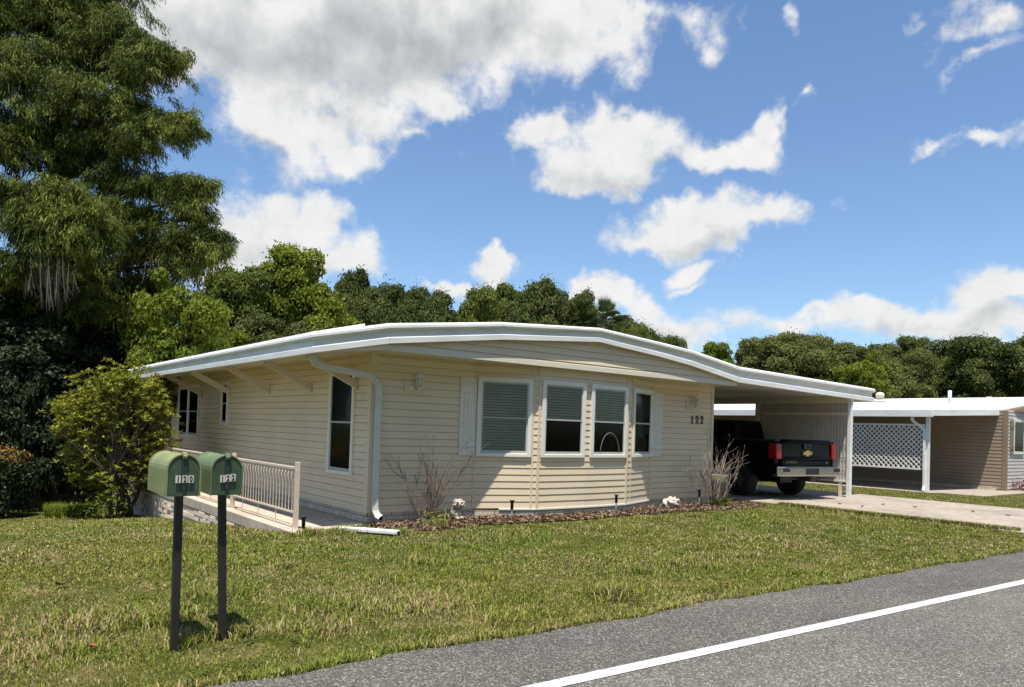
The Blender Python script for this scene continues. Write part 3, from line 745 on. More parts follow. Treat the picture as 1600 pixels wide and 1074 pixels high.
# ------------------------------------------------------------------ truck
def truck():
    ang = math.radians(-10); s = 1.025; base = np.array([10.46,-.30,0.018])
    T = np.eye(4); c, sn = math.cos(ang), math.sin(ang)
    T[:3,:3] = np.array([[c,-sn,0],[sn,c,0],[0,0,1]])*s; T[:3,3] = base
    e = empty('pickup_truck', tuple(base), 'black pickup truck parked nose in under the carport, tailgate towards the street', 'pickup truck')
    def B(mb, name, m, parent=e, bevel=0, seg=2, normals=True): return mb.build(name, m, parent, bevel, seg, xf=T, normals=normals)
    # body sides with wheel arches, cab and bonnet
    def arch(y, r=.47, z=.38, z0=.5):
        a0 = math.asin((z0-z)/r); return [(y + r*math.cos(t), z + r*math.sin(t)) for t in np.linspace(a0, math.pi-a0, 12)]
    low = [(.10,.55)] + list(reversed(arch(1.2, z0=.55))) + list(reversed(arch(4.85, z0=.5))) + [(5.75,.5),(5.82,.62),(5.80,1.02),(5.5,1.10),(4.3,1.16),(4.2,1.12),(2.1,1.12),(2.1,1.33),(.06,1.36),(.03,1.2)]
    mb = MB()
    mb.prism(low, 'x', .0, .14); mb.prism(low, 'x', 1.86, 2.0)
    mb.box((.14,.12,.60),(1.86,2.06,.72)); mb.box((.14,2.0,.6),(1.86,2.06,1.32))
    mb.hexa([(.14,4.25,.6),(1.86,4.25,.6),(1.86,5.8,.6),(.14,5.8,.6),(.14,4.25,1.15),(1.86,4.25,1.15),(1.86,5.76,1.04),(.14,5.76,1.04)])
    mb.box((.14,2.06,.5),(1.86,4.25,1.12))
    B(mb, 'body', M['truck_black'], bevel=.02)
    mb = MB()
    def ring(y, z, inset): return [(inset,y,z),(2-inset,y,z)]
    lo = [(.03,2.08,1.12),(1.97,2.08,1.12),(1.97,4.35,1.14),(.03,4.35,1.14)]; hi = [(.22,2.16,1.86),(1.78,2.16,1.86),(1.74,3.55,1.87),(.26,3.55,1.87)]
    mb.hexa(lo+hi); cab = B(mb, 'cab', M['truck_black'], bevel=.06, seg=3)
    def lerp(a, b, t): return tuple(np.array(a)+(np.array(b)-np.array(a))*t)
    def quad(a, b, c2, d, off, name='window', m=M['glass_dark']):
        n = _n(np.cross(np.array(b)-np.array(a), np.array(d)-np.array(a)))*off
        P = [np.array(q)+n*.2 for q in (a,b,c2,d)]; Q = [np.array(q)+n for q in (a,b,c2,d)]
        mb = MB(); mb.hexa(P+Q); return B(mb, name, m, cab)
    L = lambda i, j, t: lerp(lo[i], hi[i], t)
    a, b_, cc, d = lerp(L(0,0,.2),L(1,0,.2),.1), lerp(L(0,0,.2),L(1,0,.2),.9), lerp(L(0,0,.85),L(1,0,.85),.88), lerp(L(0,0,.85),L(1,0,.85),.12)
    quad(a, b_, cc, d, .012, 'rear_window')
    quad(lerp(L(3,0,.2),L(0,0,.2),.12), lerp(L(3,0,.2),L(0,0,.2),.94), lerp(L(3,0,.85),L(0,0,.85),.92), lerp(L(3,0,.85),L(0,0,.85),.1), .012, 'side_window')
    # bed rail caps
    mb = MB(); mb.box((-.005,.06,1.352),(.16,2.04,1.385)); B(mb, 'bed_rail', M['truck_trim'], bevel=.01)
    mb = MB(); mb.box((1.84,.06,1.352),(2.005,2.04,1.385)); B(mb, 'bed_rail', M['truck_trim'], bevel=.01)
    # tailgate
    mb = MB(); mb.hexa([(.2,-.0,.80),(1.8,-.0,.80),(1.8,.08,.80),(.2,.08,.80),(.2,.03,1.38),(1.8,.03,1.38),(1.8,.1,1.38),(.2,.1,1.38)])
    mb.hexa([(.22,-.018,1.30),(1.78,-.018,1.30),(1.78,.04,1.30),(.22,.04,1.30),(.2,.0,1.41),(1.8,.0,1.41),(1.8,.1,1.41),(.2,.1,1.41)])
    mb.hexa([(.22,-.02,.93),(1.78,-.02,.93),(1.78,.02,.90),(.22,.02,.90),(.24,-.012,.99),(1.76,-.012,.99),(1.76,.02,1.02),(.24,.02,1.02)])
    tg = B(mb, 'tailgate', M['truck_black'], bevel=.015)
    mb = MB(); mb.box((.88,-.024,1.19),(1.12,.012,1.30)); B(mb, 'handle', M['truck_trim'], tg, bevel=.01)
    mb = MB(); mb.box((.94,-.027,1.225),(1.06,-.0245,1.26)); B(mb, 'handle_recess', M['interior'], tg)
    bt = [(-.5,-.20),(-.20,-.20),(-.24,-.36),(.16,-.36),(.20,-.20),(.44,-.20),(.5,.20),(.20,.20),(.24,.36),(-.16,.36),(-.20,.20),(-.44,.20)]
    mb = MB(); mb.prism([(1.0+x*.30*1.1, 1.09+z*.205) for x, z in bt], 'y', -.022, .0); B(mb, 'emblem_border', M['chrome'], tg)
    mb = MB(); mb.prism([(1.0+x*.27, 1.09+z*.15) for x, z in bt], 'y', -.028, -.0221); B(mb, 'emblem', M['gold'], tg)
    # lettering on the tailgate
    me = text_mesh('SILVERADO', .07, .003, .001)
    me.transform(Matrix(T) @ Matrix(((1.0,0,0,.49),(0,0,-1,-.006),(0,1,0,.855),(0,0,0,1))))
    me.transform(Matrix.Translation(-Vector(base))); link('lettering', me, M['chrome'], tg)
    mb = MB(); mb.lathe((0,0,0), [(.02,0),(.02,.004)], 12)
    V = [(1.68+x, -.006-z, .87+y) for x, y, z in mb.v]; mb.v = V; B(mb, 'badge', M['chrome'], tg)
    # tail lights
    for x0, x1 in ((-.012,.15),(1.88,2.012)):
        mb = MB(); mb.hexa([(x0,-.01,.95),(x1,-.02,.95),(x1,.25,.95),(x0,.25,.95),(x0,.01,1.31),(x1,.0,1.31),(x1,.25,1.31),(x0,.25,1.31)]); B(mb, 'tail_light', M['red_lens'], bevel=.02)
    # bumper
    mb = MB()
    bp = [(-.02,.0),(-.05,-.06),(.1,-.17),(1.9,-.17),(2.05,-.06),(2.02,.0)]
    mb.prism(bp, 'z', .56, .775); 
    bu = B(mb, 'bumper', M['chrome'], bevel=.02, seg=3)
    mb = MB(); mb.box((.25,-.16,.776),(1.75,0,.79)); B(mb, 'step_pad', M['truck_trim'], bu)
    mb = MB(); mb.box((.78,-.176,.60),(1.22,-.168,.745)); B(mb, 'plate_recess', M['truck_trim'], bu)
    for x in (.03, 1.72):
        mb = MB(); mb.box((x+.02,-.176,.66),(x+.22,-.17,.74)); B(mb, 'corner_step', M['truck_trim'], bu)
    mb = MB(); mb.box((.93,-.2,.44),(1.07,.3,.545)); mb.box((.3,.15,.46),(1.7,.25,.55)); mb.box((.8,.6,.35),(1.2,1.8,.5)); mb.box((.3,1.16,.33),(1.7,1.24,.41)); mb.box((.35,.3,.5),(.5,5.4,.6)); mb.box((1.5,.3,.5),(1.65,5.4,.6)); B(mb, 'hitch', M['truck_trim'], bevel=.01)
    # wheels
    def wheel(x, y):
        mb = MB(); prof = [(.20,-.13),(.34,-.135),(.385,-.11),(.40,-.06),(.40,.06),(.385,.11),(.34,.135),(.20,.13)]
        mb.lathe((0,0,0), prof, 40); V = [(x+p[2], y+p[0], .395+p[1]) for p in mb.v]; mb.v = V
        w = B(mb, 'wheel', M['rubber'])
        side = -1 if x < 1 else 1
        mb = MB(); mb.lathe((0,0,0), [(.0,.0),(.22,.0),(.23,.03),(.02,.05)], 24); V = [(x+side*(.11+p[2]*.5), y+p[0], .395+p[1]) for p in mb.v]; mb.v = V; B(mb, 'rim', M['rim'], w)
        mb = MB()
        for k in range(6):
            t = k*math.pi/3; mb.bar((x+side*.145,y+.04*math.cos(t),.395+.04*math.sin(t)),(x+side*.145,y+.2*math.cos(t),.395+.2*math.sin(t)), .03,.04, up=(1,0,0))
        B(mb, 'spokes', M['chrome'], w)
    for x in (.16,1.84):
        for y in (1.2,4.85): wheel(x, y)
    mb = MB(); mb.box((-.22,3.95,1.15),(.0,4.05,1.38)); mb.box((2.0,3.95,1.15),(2.22,4.05,1.38)); B(mb, 'mirror', M['truck_trim'], bevel=.02)
def m_darkglass():
    m, nt, b = mat('tinted_glass'); b.inputs['Base Color'].default_value = (.003,.003,.004,1); b.inputs['Roughness'].default_value = .1; b.inputs['Specular IOR Level'].default_value = .12; return m
M['glass_dark'] = m_darkglass()
truck()

# ------------------------------------------------------------------ neighbour house
def neighbor():
    nb = empty('neighbor_house', (22.06,-1.22,0), 'low taupe sided neighbor home with flat white roof and lattice carport beyond the driveway', 'house')
    NW = frame((22.06,12),(22.06,-1.22)); NFt = frame((22.06,-1.22),(30,-1.22))
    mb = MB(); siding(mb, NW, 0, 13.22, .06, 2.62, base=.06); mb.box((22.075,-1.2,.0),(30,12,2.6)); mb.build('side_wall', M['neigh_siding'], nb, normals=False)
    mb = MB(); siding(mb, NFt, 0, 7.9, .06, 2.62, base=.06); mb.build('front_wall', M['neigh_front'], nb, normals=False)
    MB().box((22.03,-1.26,.02),(22.15,-1.14,2.6)).build('corner_trim', M['neigh_trim'], nb)
    MB().box((22.0,-1.0,.0),(22.055,12,.12)).build('skirt', M['skirt_block'], nb)
    # roof
    prof = [(18.05,2.44),(20,2.50),(22.2,2.62),(24.4,3.02),(26.5,3.28),(28.5,3.2),(31,2.9)]
    mb = MB()
    for (x0,z0),(x1,z1) in zip(prof[:-1], prof[1:]):
        y0 = -.62 - .38*(x0-18.05)/4 if x0 < 22.2 else -1.0 - .55*min(1,(x0-22.2)/1.5); y1 = -.62 - .38*(x1-18.05)/4 if x1 < 22.2 else -1.0 - .55*min(1,(x1-22.2)/1.5)
        mb.hexa([(x0,y0,z0-.03),(x1,y1,z1-.03),(x1,12,z1-.03),(x0,12,z0-.03),(x0,y0,z0),(x1,y1,z1),(x1,12,z1),(x0,12,z0)])
    roof = mb.build('roof', M['roof_neigh'], nb, normals=False)
    mb = MB()
    for y in np.arange(0,12,.6): mb.hexa([(18.1,y,2.443),(22.2,y,2.621),(22.2,y+.03,2.621),(18.1,y+.03,2.443),(18.1,y,2.465),(22.2,y,2.645),(22.2,y+.03,2.645),(18.1,y+.03,2.465)])
    mb.build('roof_seam', M['roof_neigh'], roof)
    MB().box((18.0,-.64,2.25),(18.1,11.9,2.47)).build('gutter', M['white_metal'], nb, bevel=.01)
    mb = MB(); mb.hexa([(18.05,-.66,2.29),(22.1,-1.04,2.45),(22.1,-1.0,2.45),(18.05,-.62,2.29),(18.05,-.66,2.46),(22.2,-1.04,2.63),(22.2,-1.0,2.63),(18.05,-.62,2.46)]); mb.build('fascia', M['white_metal'], nb)
    mb = MB(); mb.hexa([(22.1,-1.10,2.48),(24.4,-1.6,2.80),(24.4,-1.5,2.80),(22.1,-1.0,2.48),(22.2,-1.10,2.60),(24.4,-1.6,3.0),(24.4,-1.5,3.0),(22.2,-1.0,2.60)])
    mb.hexa([(24.4,-1.6,2.80),(26.5,-1.6,3.06),(26.5,-1.5,3.06),(24.4,-1.5,2.80),(24.4,-1.6,3.0),(26.5,-1.6,3.26),(26.5,-1.5,3.26),(24.4,-1.5,3.0)])
    mb.build('gable_fascia', M['neigh_trim'], nb)
    mb = MB(); mb.box((18.2,-.48,.02),(18.3,-.38,2.45)); mb.build('carport_post', M['white_metal'], nb, bevel=.008)
    MB().box((18.2,4.2,.02),(18.3,4.3,2.45)).build('carport_post', M['white_metal'], nb)
    MB().tube([(18.13,-.02,2.3),(18.13,-.02,2.16),(18.14,-.1,2.08),(18.17,-.30,1.93),(18.18,-.36,1.85),(18.18,-.37,.2),(18.14,-.38,.08),(18.06,-.40,.04)], .04, rect=(.08,.07)).build('downspout', M['white_metal'], nb, bevel=.008)
    # lattice panel
    y0, y1, z0, z1 = -.34, 4.2, .66, 2.04
    mb = MB(); mb.box((18.225,y0,z0),(18.275,y1,z0+.05)); mb.box((18.225,y0,z1-.05),(18.275,y1,z1)); mb.box((18.225,y0,z0+.05),(18.275,y0+.05,z1-.05)); mb.box((18.225,y1-.05,z0+.05),(18.275,y1,z1-.05))
    lp = mb.build('lattice_panel', M['lattice'], nb)
    mb = MB(); st = .150; h = z1-z0-.1; Ly = y1-y0-.1; ya = y0+.05; za = z0+.05
    for sgn, x in ((1,18.245),(-1,18.256)):
        k = -h
        while k < Ly + h:
            if sgn > 0: p0 = (ya+k, za); p1 = (ya+k+h, za+h)
            else: p0 = (ya+k+h, za); p1 = (ya+k, za+h)
            # clip in y
            (a, b), (c, d) = p0, p1
            def clip(a, b, c, d):
                lo, hi = ya, ya+Ly; t0, t1 = 0., 1.; dy = c-a
                ts = sorted([(lo-a)/dy, (hi-a)/dy]); t0 = max(0, ts[0]); t1 = min(1, ts[1])
                return None if t1-t0 < .02 else ((a+dy*t0, b+(d-b)*t0), (a+dy*t1, b+(d-b)*t1))
            q = clip(a, b, c, d)
            if q: mb.bar((x,q[0][0],q[0][1]),(x,q[1][0],q[1][1]), .034, .008, up=(1,0,0))
            k += st
    mb.build('lattice_strips', M['lattice'], lp)
    # front window with brown shutter
    mb = MB(); mb.fbox(NFt, .58, 1.5, .0, .05, 1.2, 1.29); mb.fbox(NFt, .58, 1.5, .0, .05, 2.26, 2.35); mb.fbox(NFt, .58, .66, .0, .05, 1.29, 2.26); w = mb.build('window', M['white_vinyl'], nb)
    MB().fbox(NFt, .66, 1.5, .02, .03, 1.29, 2.26).build('pane', M['glass_dark'], w)
    mb = MB(); mb.fbox(NFt, .30, .55, .02, .05, 1.22, 2.3); mb.fbox(NFt, .29, .56, .05, .065, 2.05, 2.15); mb.fbox(NFt, .29, .56, .05, .065, 1.36, 1.46); mb.build('shutter', M['neigh_trim'], nb)
    # roof pieces
    q = at(1375,618,26.5); mb = MB(); mb.lathe((q[0],q[1],2.86), [(.20,0),(.20,.08),(.09,.10),(.09,.16),(.14,.18),(.15,.28),(.12,.34),(.03,.37)], 14); mb.build('roof_vent', M['cream'], nb)
    q = at(1484,622,27); MB().lathe((q[0],q[1],2.9), [(.06,0),(.06,.50)], 10).build('vent_pipe', M['white_metal'], nb)
    q = at(1545,625,28); MB().lathe((q[0],q[1],3.0), [(.14,0),(.06,.1),(.06,.22),(.10,.23),(.10,.28)], 10).build('vent_pipe', M['white_metal'], nb)
    mb = MB(); yb=1.55
    mb.box((22.02,yb,.55),(22.04,yb+.02,.95)); mb.box((22.02,yb+.7,.55),(22.04,yb+.72,.95)); mb.box((22.02,yb,.55),(22.04,yb+.72,.57)); mb.box((22.02,yb,.93),(22.04,yb+.72,.95))
    mb.build('vent_frame', M['sash'], nb)
neighbor()

# ------------------------------------------------------------------ small garden things
def path_light(px, py, label, x, y, h=.26, bl=.13):
    z = float(gz(x, y)); e = empty('path_light', (x,y,z), label, 'path light', 'stake lights along the lawn edge')
    MB().lathe((x,y,z), [(.012,-.05),(.012,h-bl),(.012,h-bl+.01)], 10).build('stake', M['white_stake'], e)
    MB().lathe((x,y,z), [(.024,h-bl),(.026,h-.025),(.042,h-.012),(.042,h-.002),(.01,h)], 14).build('lamp_head', M['black_plastic'], e)
path_light(0, 0, 'black stake light at the corner of the walkway beside the railing', -1.26, -.62, .24, .17)
path_light(0, 0, 'stake light between the garden ornament and the bow window middle', 2.05, -.93, .37, .15)
path_light(0, 0, 'stake light in front of the right end of the bow window', 4.5, -.85, .38, .15)
path_light(0, 0, 'stake light beside the white rock, nearest the carport', 7.2, -.6, .39, .16)

mb = MB(); a = np.array([-.72,-.62,.045]); b = np.array([-.20,-1.32,.045])
mb.bar(a, b, .13, .055); o = mb.build('downspout_extension', M['white_metal'], bevel=.012, seg=2); tag(o, 'white downspout extension lying on the grass below the corner downspout', 'drain pipe')
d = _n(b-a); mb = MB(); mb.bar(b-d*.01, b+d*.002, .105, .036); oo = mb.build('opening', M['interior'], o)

def lump(name, c, r, seed, m, sub=3, amp=.25, sc=(1,1,1), parent=None, freq=2.2):
    import bmesh
    from mathutils import noise as mn
    bm = bmesh.new(); bmesh.ops.create_icosphere(bm, subdivisions=sub, radius=1)
    o0 = ORG.get(parent.name, np.zeros(3)) if parent is not None else np.zeros(3)
    for v in bm.verts:
        k = 1 + amp*mn.fractal(v.co*freq + Vector((seed,seed*.7,0)), 1.0, 2.0, 4)
        v.co = Vector((c[0]-o0[0]+v.co.x*k*r*sc[0], c[1]-o0[1]+v.co.y*k*r*sc[1], c[2]-o0[2]+v.co.z*k*r*sc[2]))
    me = bpy.data.meshes.new(name); bm.to_mesh(me); bm.free()
    me.polygons.foreach_set('use_smooth', [True]*len(me.polygons)); o = link(name, me, m, parent); ORG[o.name] = o0; return o
q = (7.0,-.3)
o = lump('rock', (6.55,-.42,.10), .14, 3.3, M['stone_white'], 4, .45, (1.35,1,.85)); tag(o, 'irregular whitish rock lying in the mulch right of the bow window', 'rock')
orn = empty('garden_ornament', (1.42,-.30,.03), 'small pale stone animal ornament with curly head behind the taller bare shrub', 'garden ornament')
lump('body', (1.42,-.28,.12), .085, 1, M['stone_white'], 3, .2, (1.0,1.1,1.25), orn)
lump('head', (1.44,-.33,.265), .085, 5, M['stone_white'], 4, .5, (1.1,1,.95), orn, 5)
lump('paw', (1.39,-.38,.05), .035, 2, M['stone_white'], 2, .2, (1,1.3,.9), orn); lump('paw', (1.47,-.38,.05), .035, 4, M['stone_white'], 2, .2, (1,1.3,.9), orn)

def dry_leaf(x, y, size, rot, label, m, group=None, curl=.35, z=None):
    n = 7; V = []; z0 = (float(gz(x,y)) + .03) if z is None else z
    for i in range(n):
        t = i/(n-1); w = math.sin(math.pi*t)**.8*size*.32
        for sgn in (-1,0,1):
            lx = (t-.5)*size; ly = sgn*w; lz = curl*size*(abs(sgn)*.5 + (2*t-1)**2*.5)
            V.append((x+lx*math.cos(rot)-ly*math.sin(rot), y+lx*math.sin(rot)+ly*math.cos(rot), z0+lz+.004))
    Fs = [(i*3+j, (i+1)*3+j, (i+1)*3+j+1, i*3+j+1) for i in range(n-1) for j in range(2)]
    o = MB().add(V, Fs).build('fallen_leaf', m, normals=False)
    s = o.modifiers.new('thick', 'SOLIDIFY'); s.thickness = .002
    return tag(o, label, 'leaf', group)
M['leaf_dry_orange'] = simple('orange_dry_leaf', (.30,.10,.035), .8, var=.3, vscale=30)
M['leaf_dry_brown'] = simple('brown_dry_leaf', (.09,.05,.03), .8, var=.3, vscale=30)
dry_leaf(-4.31,-2.75,.10,.3,'dark curled leaf lying on the lawn left of the mailboxes', M['leaf_dry_brown'])
dry_leaf(-4.40,-4.82,.065,1.0,'bright orange fallen leaf on the grass left of the mailbox post', M['leaf_dry_orange'])
dry_leaf(.98,-5.72,.07,.6,'reddish brown leaf on the grass at the edge of the road', M['leaf_dry_orange'])
for i, (px, py) in enumerate([(1380,789),(1312,788),(1430,793),(1520,800),(1575,806),(1347,792)]):
    g = atz(px, py, .02); dry_leaf(g[0], g[1], .10, i*1.3, 'dark dry leaf lying on the pale concrete driveway', M['leaf_dry_brown'], 'leaves on the driveway', .25, .02)

# ------------------------------------------------------------------ foliage tools
def unit(v): return v/np.maximum(np.linalg.norm(v, axis=1, keepdims=True), 1e-9)
def leaf_mesh(name, C, nrm, L, Wd, r, axis=None, fold=.0):
    """diamond leaves: C centres, nrm leaf normals, L half lengths, Wd half widths"""
    n = len(C)
    a = r.normal(size=(n,3)) if axis is None else axis
    a = unit(a - nrm*np.sum(a*nrm, 1, keepdims=True)); b = np.cross(nrm, a)
    L = np.broadcast_to(np.asarray(L, float).reshape(-1,1), (n,1)); Wd = np.broadcast_to(np.asarray(Wd, float).reshape(-1,1), (n,1))
    V = np.stack([C-a*L, C+b*Wd-a*L*.1+nrm*Wd*fold, C+a*L, C-b*Wd-a*L*.1+nrm*Wd*fold], 1).reshape(-1,3)
    F4 = np.arange(n*4).reshape(n,4)
    return new_mesh(name, V, Fq=F4)
def crown_points(r, lobes, clumps, leaves, spread, up=.35, shell=(.72,1.05)):
    """lobes: array (n,4) centre + radius (or n,6 with radii). returns leaf centres, outward dirs"""
    Cs = []; Ns = []
    for lb in lobes:
        c = np.array(lb[:3]); rad = np.array(lb[3:6]) if len(lb) >= 6 else np.array([lb[3]]*3)
        k = max(4, int(clumps*(np.mean(rad)**2)))
        d = unit(r.normal(size=(k,3))); flip = (d[:,2] < -.2) & (r.random(k) < .6); d[flip,2] *= -1
        rr = r.uniform(*shell, size=(k,1)); pc = c + d*rad*rr
        m = leaves
        pts = np.repeat(pc, m, 0) + r.normal(size=(k*m,3))*spread
        Cs.append(pts); Ns.append(np.repeat(d, m, 0))
    C = np.concatenate(Cs); D = np.concatenate(Ns)
    nr = unit(D*.5 + np.array([0,0,up]) + r.normal(size=C.shape)*.55)
    return C, nr, D
def branches(mb, base, top, r0, lobes, r, nmax=14):
    mb.tube([base, (base[0]*.6+top[0]*.4+r.normal()*.06, base[1]*.6+top[1]*.4+r.normal()*.06, base[2]*.6+top[2]*.4), top], [r0, r0*.75, r0*.3], 8)
    for lb in lobes[:nmax]:
        t = r.uniform(.35,.85); s = np.array(base)*(1-t)+np.array(top)*t; e = np.array(lb[:3]); mid = (s+e)/2 + np.array([0,0,.06])
        mb.tube([s, mid, e], [r0*.38, r0*.22, r0*.07], 5, cap=False)

def make_variant(seed, shape, leafsize, nl=12, sub=13, per=640, subr=(.13,.21)):
    r = np.random.default_rng(seed); lobes = []; big = []
    for i in range(nl):
        d = r.normal(size=3); d /= np.linalg.norm(d); q = r.uniform(.35,1)
        big.append((d[0]*q*shape[0]*.72, d[1]*q*shape[1]*.72, d[2]*q*shape[2]*.78 + shape[3], r.uniform(.30,.46)))
    big.append((0,0,shape[3],.5)); big.append((0,0,shape[3]+shape[2]*.55,.38))
    Cs = []; Ns = []
    for b in big:
        b = np.array(b)
        for j in range(int(sub*(b[3]/.38)**2)):
            d = r.normal(size=3); d[2] = d[2]*.75 + .2; d /= np.linalg.norm(d)
            c = b[:3] + d*b[3]*r.uniform(.70,1.28)*np.array([1,1,.9]); rad = r.uniform(subr[0]*.55, subr[1]*1.15); n = int(per*(rad/.17)**2)
            dd = unit(r.normal(size=(n,3))); dd[:,2] = np.where(r.random(n) < .55, np.abs(dd[:,2]), dd[:,2])
            rr = rad*r.uniform(.35,1.08,(n,1))**.6*np.where(r.random((n,1)) < .14, r.uniform(1.05,1.5,(n,1)), 1)
            Cs.append(c + dd*rr*np.array([1.1,1.1,.72])); Ns.append(dd)
            lobes.append((*c, rad))
    C = np.concatenate(Cs); D = np.concatenate(Ns)
    nr = unit(D*.45 + np.array([0,0,.45]) + r.normal(size=C.shape)*.45)
    me = leaf_mesh('crown', C, nr, r.uniform(.65,1.25,len(C))*leafsize, r.uniform(.65,1.25,len(C))*leafsize*.55, r)
    mb = MB(); branches(mb, (0,0,0), (0,0,shape[3]+shape[2]*.5), .07, lobes[::9], r, 20)
    tm = new_mesh('trunk', mb.v, faces=mb.f, smooth=True)
    return me, tm
# crown meshes are in units of crown radius, base of the trunk at z=0
VAR = {
    'round': make_variant(11, (.95,.95,.75,1.25), .026),
    'tall': make_variant(12, (.78,.78,1.05,1.55), .026, nl=13),
    'wide': make_variant(13, (1.15,1.15,.58,1.0), .024, nl=13),
    'loose': make_variant(14, (.95,.95,.95,1.35), .034, nl=11, sub=11, per=380, subr=(.10,.19)),
    'round2': make_variant(15, (1.0,.98,.68,1.2), .022, nl=14, per=760),
    'shrub': make_variant(16, (.95,.95,.7,.6), .038, nl=10, per=420),
}
LEAFMAT = {}
def tree(name, label, cat, group, base, radius, var, lm, rot=0, sz=1.0):
    e = empty(name, tuple(base), label, cat, group); e.rotation_euler = (0,0,rot); e.scale = (radius,radius,radius*sz)
    cm, tm = VAR[var]; key = (var, lm)
    if key not in LEAFMAT:
        m2 = cm.copy(); m2.materials.clear(); m2.materials.append(M[lm]); LEAFMAT[key] = m2
    c = bpy.data.objects.new('crown', LEAFMAT[key]); COL.objects.link(c); c.parent = e
    if not tm.materials: tm.materials.append(M['bark'])
    t = bpy.data.objects.new('trunk', tm); COL.objects.link(t); t.parent = e
    return e
TOPF = {k: float(max(v.co.z for v in m_[0].vertices))*1.04 for k, m_ in VAR.items()}
def tree_px(name, label, cat, group, px, pytop, depth, wpx, var, lm, rot=0, ground=-.9):
    """stand a tree so that its crown is about wpx wide and its top reaches pytop at that depth"""
    top = at(px, pytop, depth); rad = wpx/2/F_PX*depth/1.1
    h = top[2] - ground; sz = h/(TOPF[var]*.93)/rad
    return tree(name, label, cat, group, (top[0], top[1], ground), rad, var, lm, rot, sz)

GW = 'trees of the woods behind the houses'
# woods behind the house, left to right
tree_px('broadleaf_tree', 'bright yellow green tree between the cypress and the roof, lowest of the bright crowns', 'tree', GW, 282, 430, 20.5, 185, 'loose', 'leaf_bright', .4)
tree_px('broadleaf_tree', 'bright green tree with tall domed crown rising highest above the left end of the roof', 'tree', GW, 474, 386, 33, 215, 'round', 'leaf_bright', 1.2)
tree_px('broadleaf_tree', 'mid green tree filling the gap between the two bright crowns', 'tree', GW, 365, 415, 31, 170, 'tall', 'leaf_mid', 2.2)
tree_px('oak_tree', 'dark oak just right of the tall bright domed crown', 'tree', GW, 592, 436, 36, 170, 'round2', 'leaf_oak', .9)
tree_px('oak_tree', 'dark oak low over the roof panel corner, under the bright domed crown', 'tree', GW, 455, 490, 29, 200, 'wide', 'leaf_oak', 2.9)
tree_px('oak_tree', 'dark oak over the left half of the curved roof, lowest in the dark row', 'tree', GW, 672, 457, 37, 150, 'round', 'leaf_oak', 4.1)
tree_px('oak_tree', 'broad dark oak above the left window, under the small flat cloud', 'tree', GW, 745, 450, 39, 150, 'round2', 'leaf_mid', 5.3)
tree_px('oak_tree', 'tallest dark oak above the middle of the curved roof', 'tree', GW, 836, 437, 39, 160, 'round', 'leaf_oak', 3.2)
tree_px('oak_tree', 'dark oak left of the palm above the roof', 'tree', GW, 905, 456, 40, 110, 'tall', 'leaf_oak', 1.0)
tree_px('oak_tree', 'small dark oak right of the palm where the roof curves down', 'tree', GW, 1005, 500, 42, 100, 'round2', 'leaf_mid', 2.0)
tree_px('oak_tree', 'dark tree dipping behind the sloping white fascia left of the sky gap', 'tree', GW, 950, 482, 43, 120, 'wide', 'leaf_oak', 2.6)
for (px, py, d, w, v, m_, ro, lb) in [(640,444,42,120,'round2','leaf_oak',.3,'dark oak crown beside the left shoulder of the roof, standing behind the lower oaks'),(790,446,43,130,'round','leaf_mid',2.2,'mid green oak crown just left of the tallest dark oak'),(872,446,44,110,'round2','leaf_oak',1.7,'dark oak crown just right of the tallest dark oak'),(975,492,45,130,'round','leaf_oak',5.1,'dark oak crown directly behind the palm top'),(1042,520,44,84,'round2','leaf_mid',.8,'last small oak of the row before the sky gap'),(1012,502,46,120,'wide','leaf_oak',2.2,'dark oak low behind the last small oak before the sky gap'),(548,420,38,130,'round','leaf_oak',3.6,'dark oak crown rising at the right shoulder of the tall bright domed tree'),(400,428,33,120,'loose','leaf_bright',2.0,'bright green crown just left of the tall domed bright tree')]:
    tree_px('oak_tree', lb, 'tree', GW, px, py, d, w, v, m_, ro)
for (px, py, d, w, v, m_, ro, lb) in [(1180,532,56,110,'round','leaf_olive',.9,'olive tree between the first bright tree and the big olive crown'),(1290,520,57,130,'round2','leaf_olive',2.9,'olive crown just right of the big olive tree'),(1375,536,58,120,'round','leaf_oak',4.2,'dark crown behind the yellow green loose tree'),(1462,542,58,110,'round2','leaf_olive',1.2,'olive crown just right of the rounded mid green tree'),(1512,528,58,120,'round','leaf_olive',3.0,'olive crown left of the dark tree over the right part of the neighbor roof'),(1595,524,58,120,'round2','leaf_oak',.5,'dark crown between the last two trees at the right edge')]:
    tree_px('oak_tree', lb, 'tree', GW, px, py, d, w, v, m_, ro, 0)
# right side
tree_px('broadleaf_tree', 'bright green tree poking above the carport roof, first one right of the sky gap', 'tree', GW, 1125, 534, 50, 110, 'round', 'leaf_bright', .2, 0)
tree_px('oak_tree', 'big olive green tree with the highest crown above the carport roof', 'tree', GW, 1235, 514, 52, 190, 'round2', 'leaf_olive', 1.5, 0)
tree_px('oak_tree', 'olive tree between the big olive crown and the yellow green leafy sprays', 'tree', GW, 1330, 535, 52, 130, 'tall', 'leaf_olive', 3.3, 0)
tree_px('broadleaf_tree', 'yellow green loose tree rising behind the end of the carport roof', 'tree', GW, 1350, 552, 42, 100, 'loose', 'leaf_bright', 2.3, 0)
tree_px('broadleaf_tree', 'mid green rounded tree above the neighbor roof vent pipe', 'tree', GW, 1432, 526, 54, 125, 'round', 'leaf_mid', .7, 0)
tree_px('oak_tree', 'olive tree above the left part of the neighbor roof', 'tree', GW, 1400, 545, 50, 140, 'wide', 'leaf_olive', 5.0, 0)
tree_px('oak_tree', 'dark olive tree above the right part of the neighbor roof', 'tree', GW, 1545, 520, 52, 190, 'round2', 'leaf_oak', 2.4, 0)
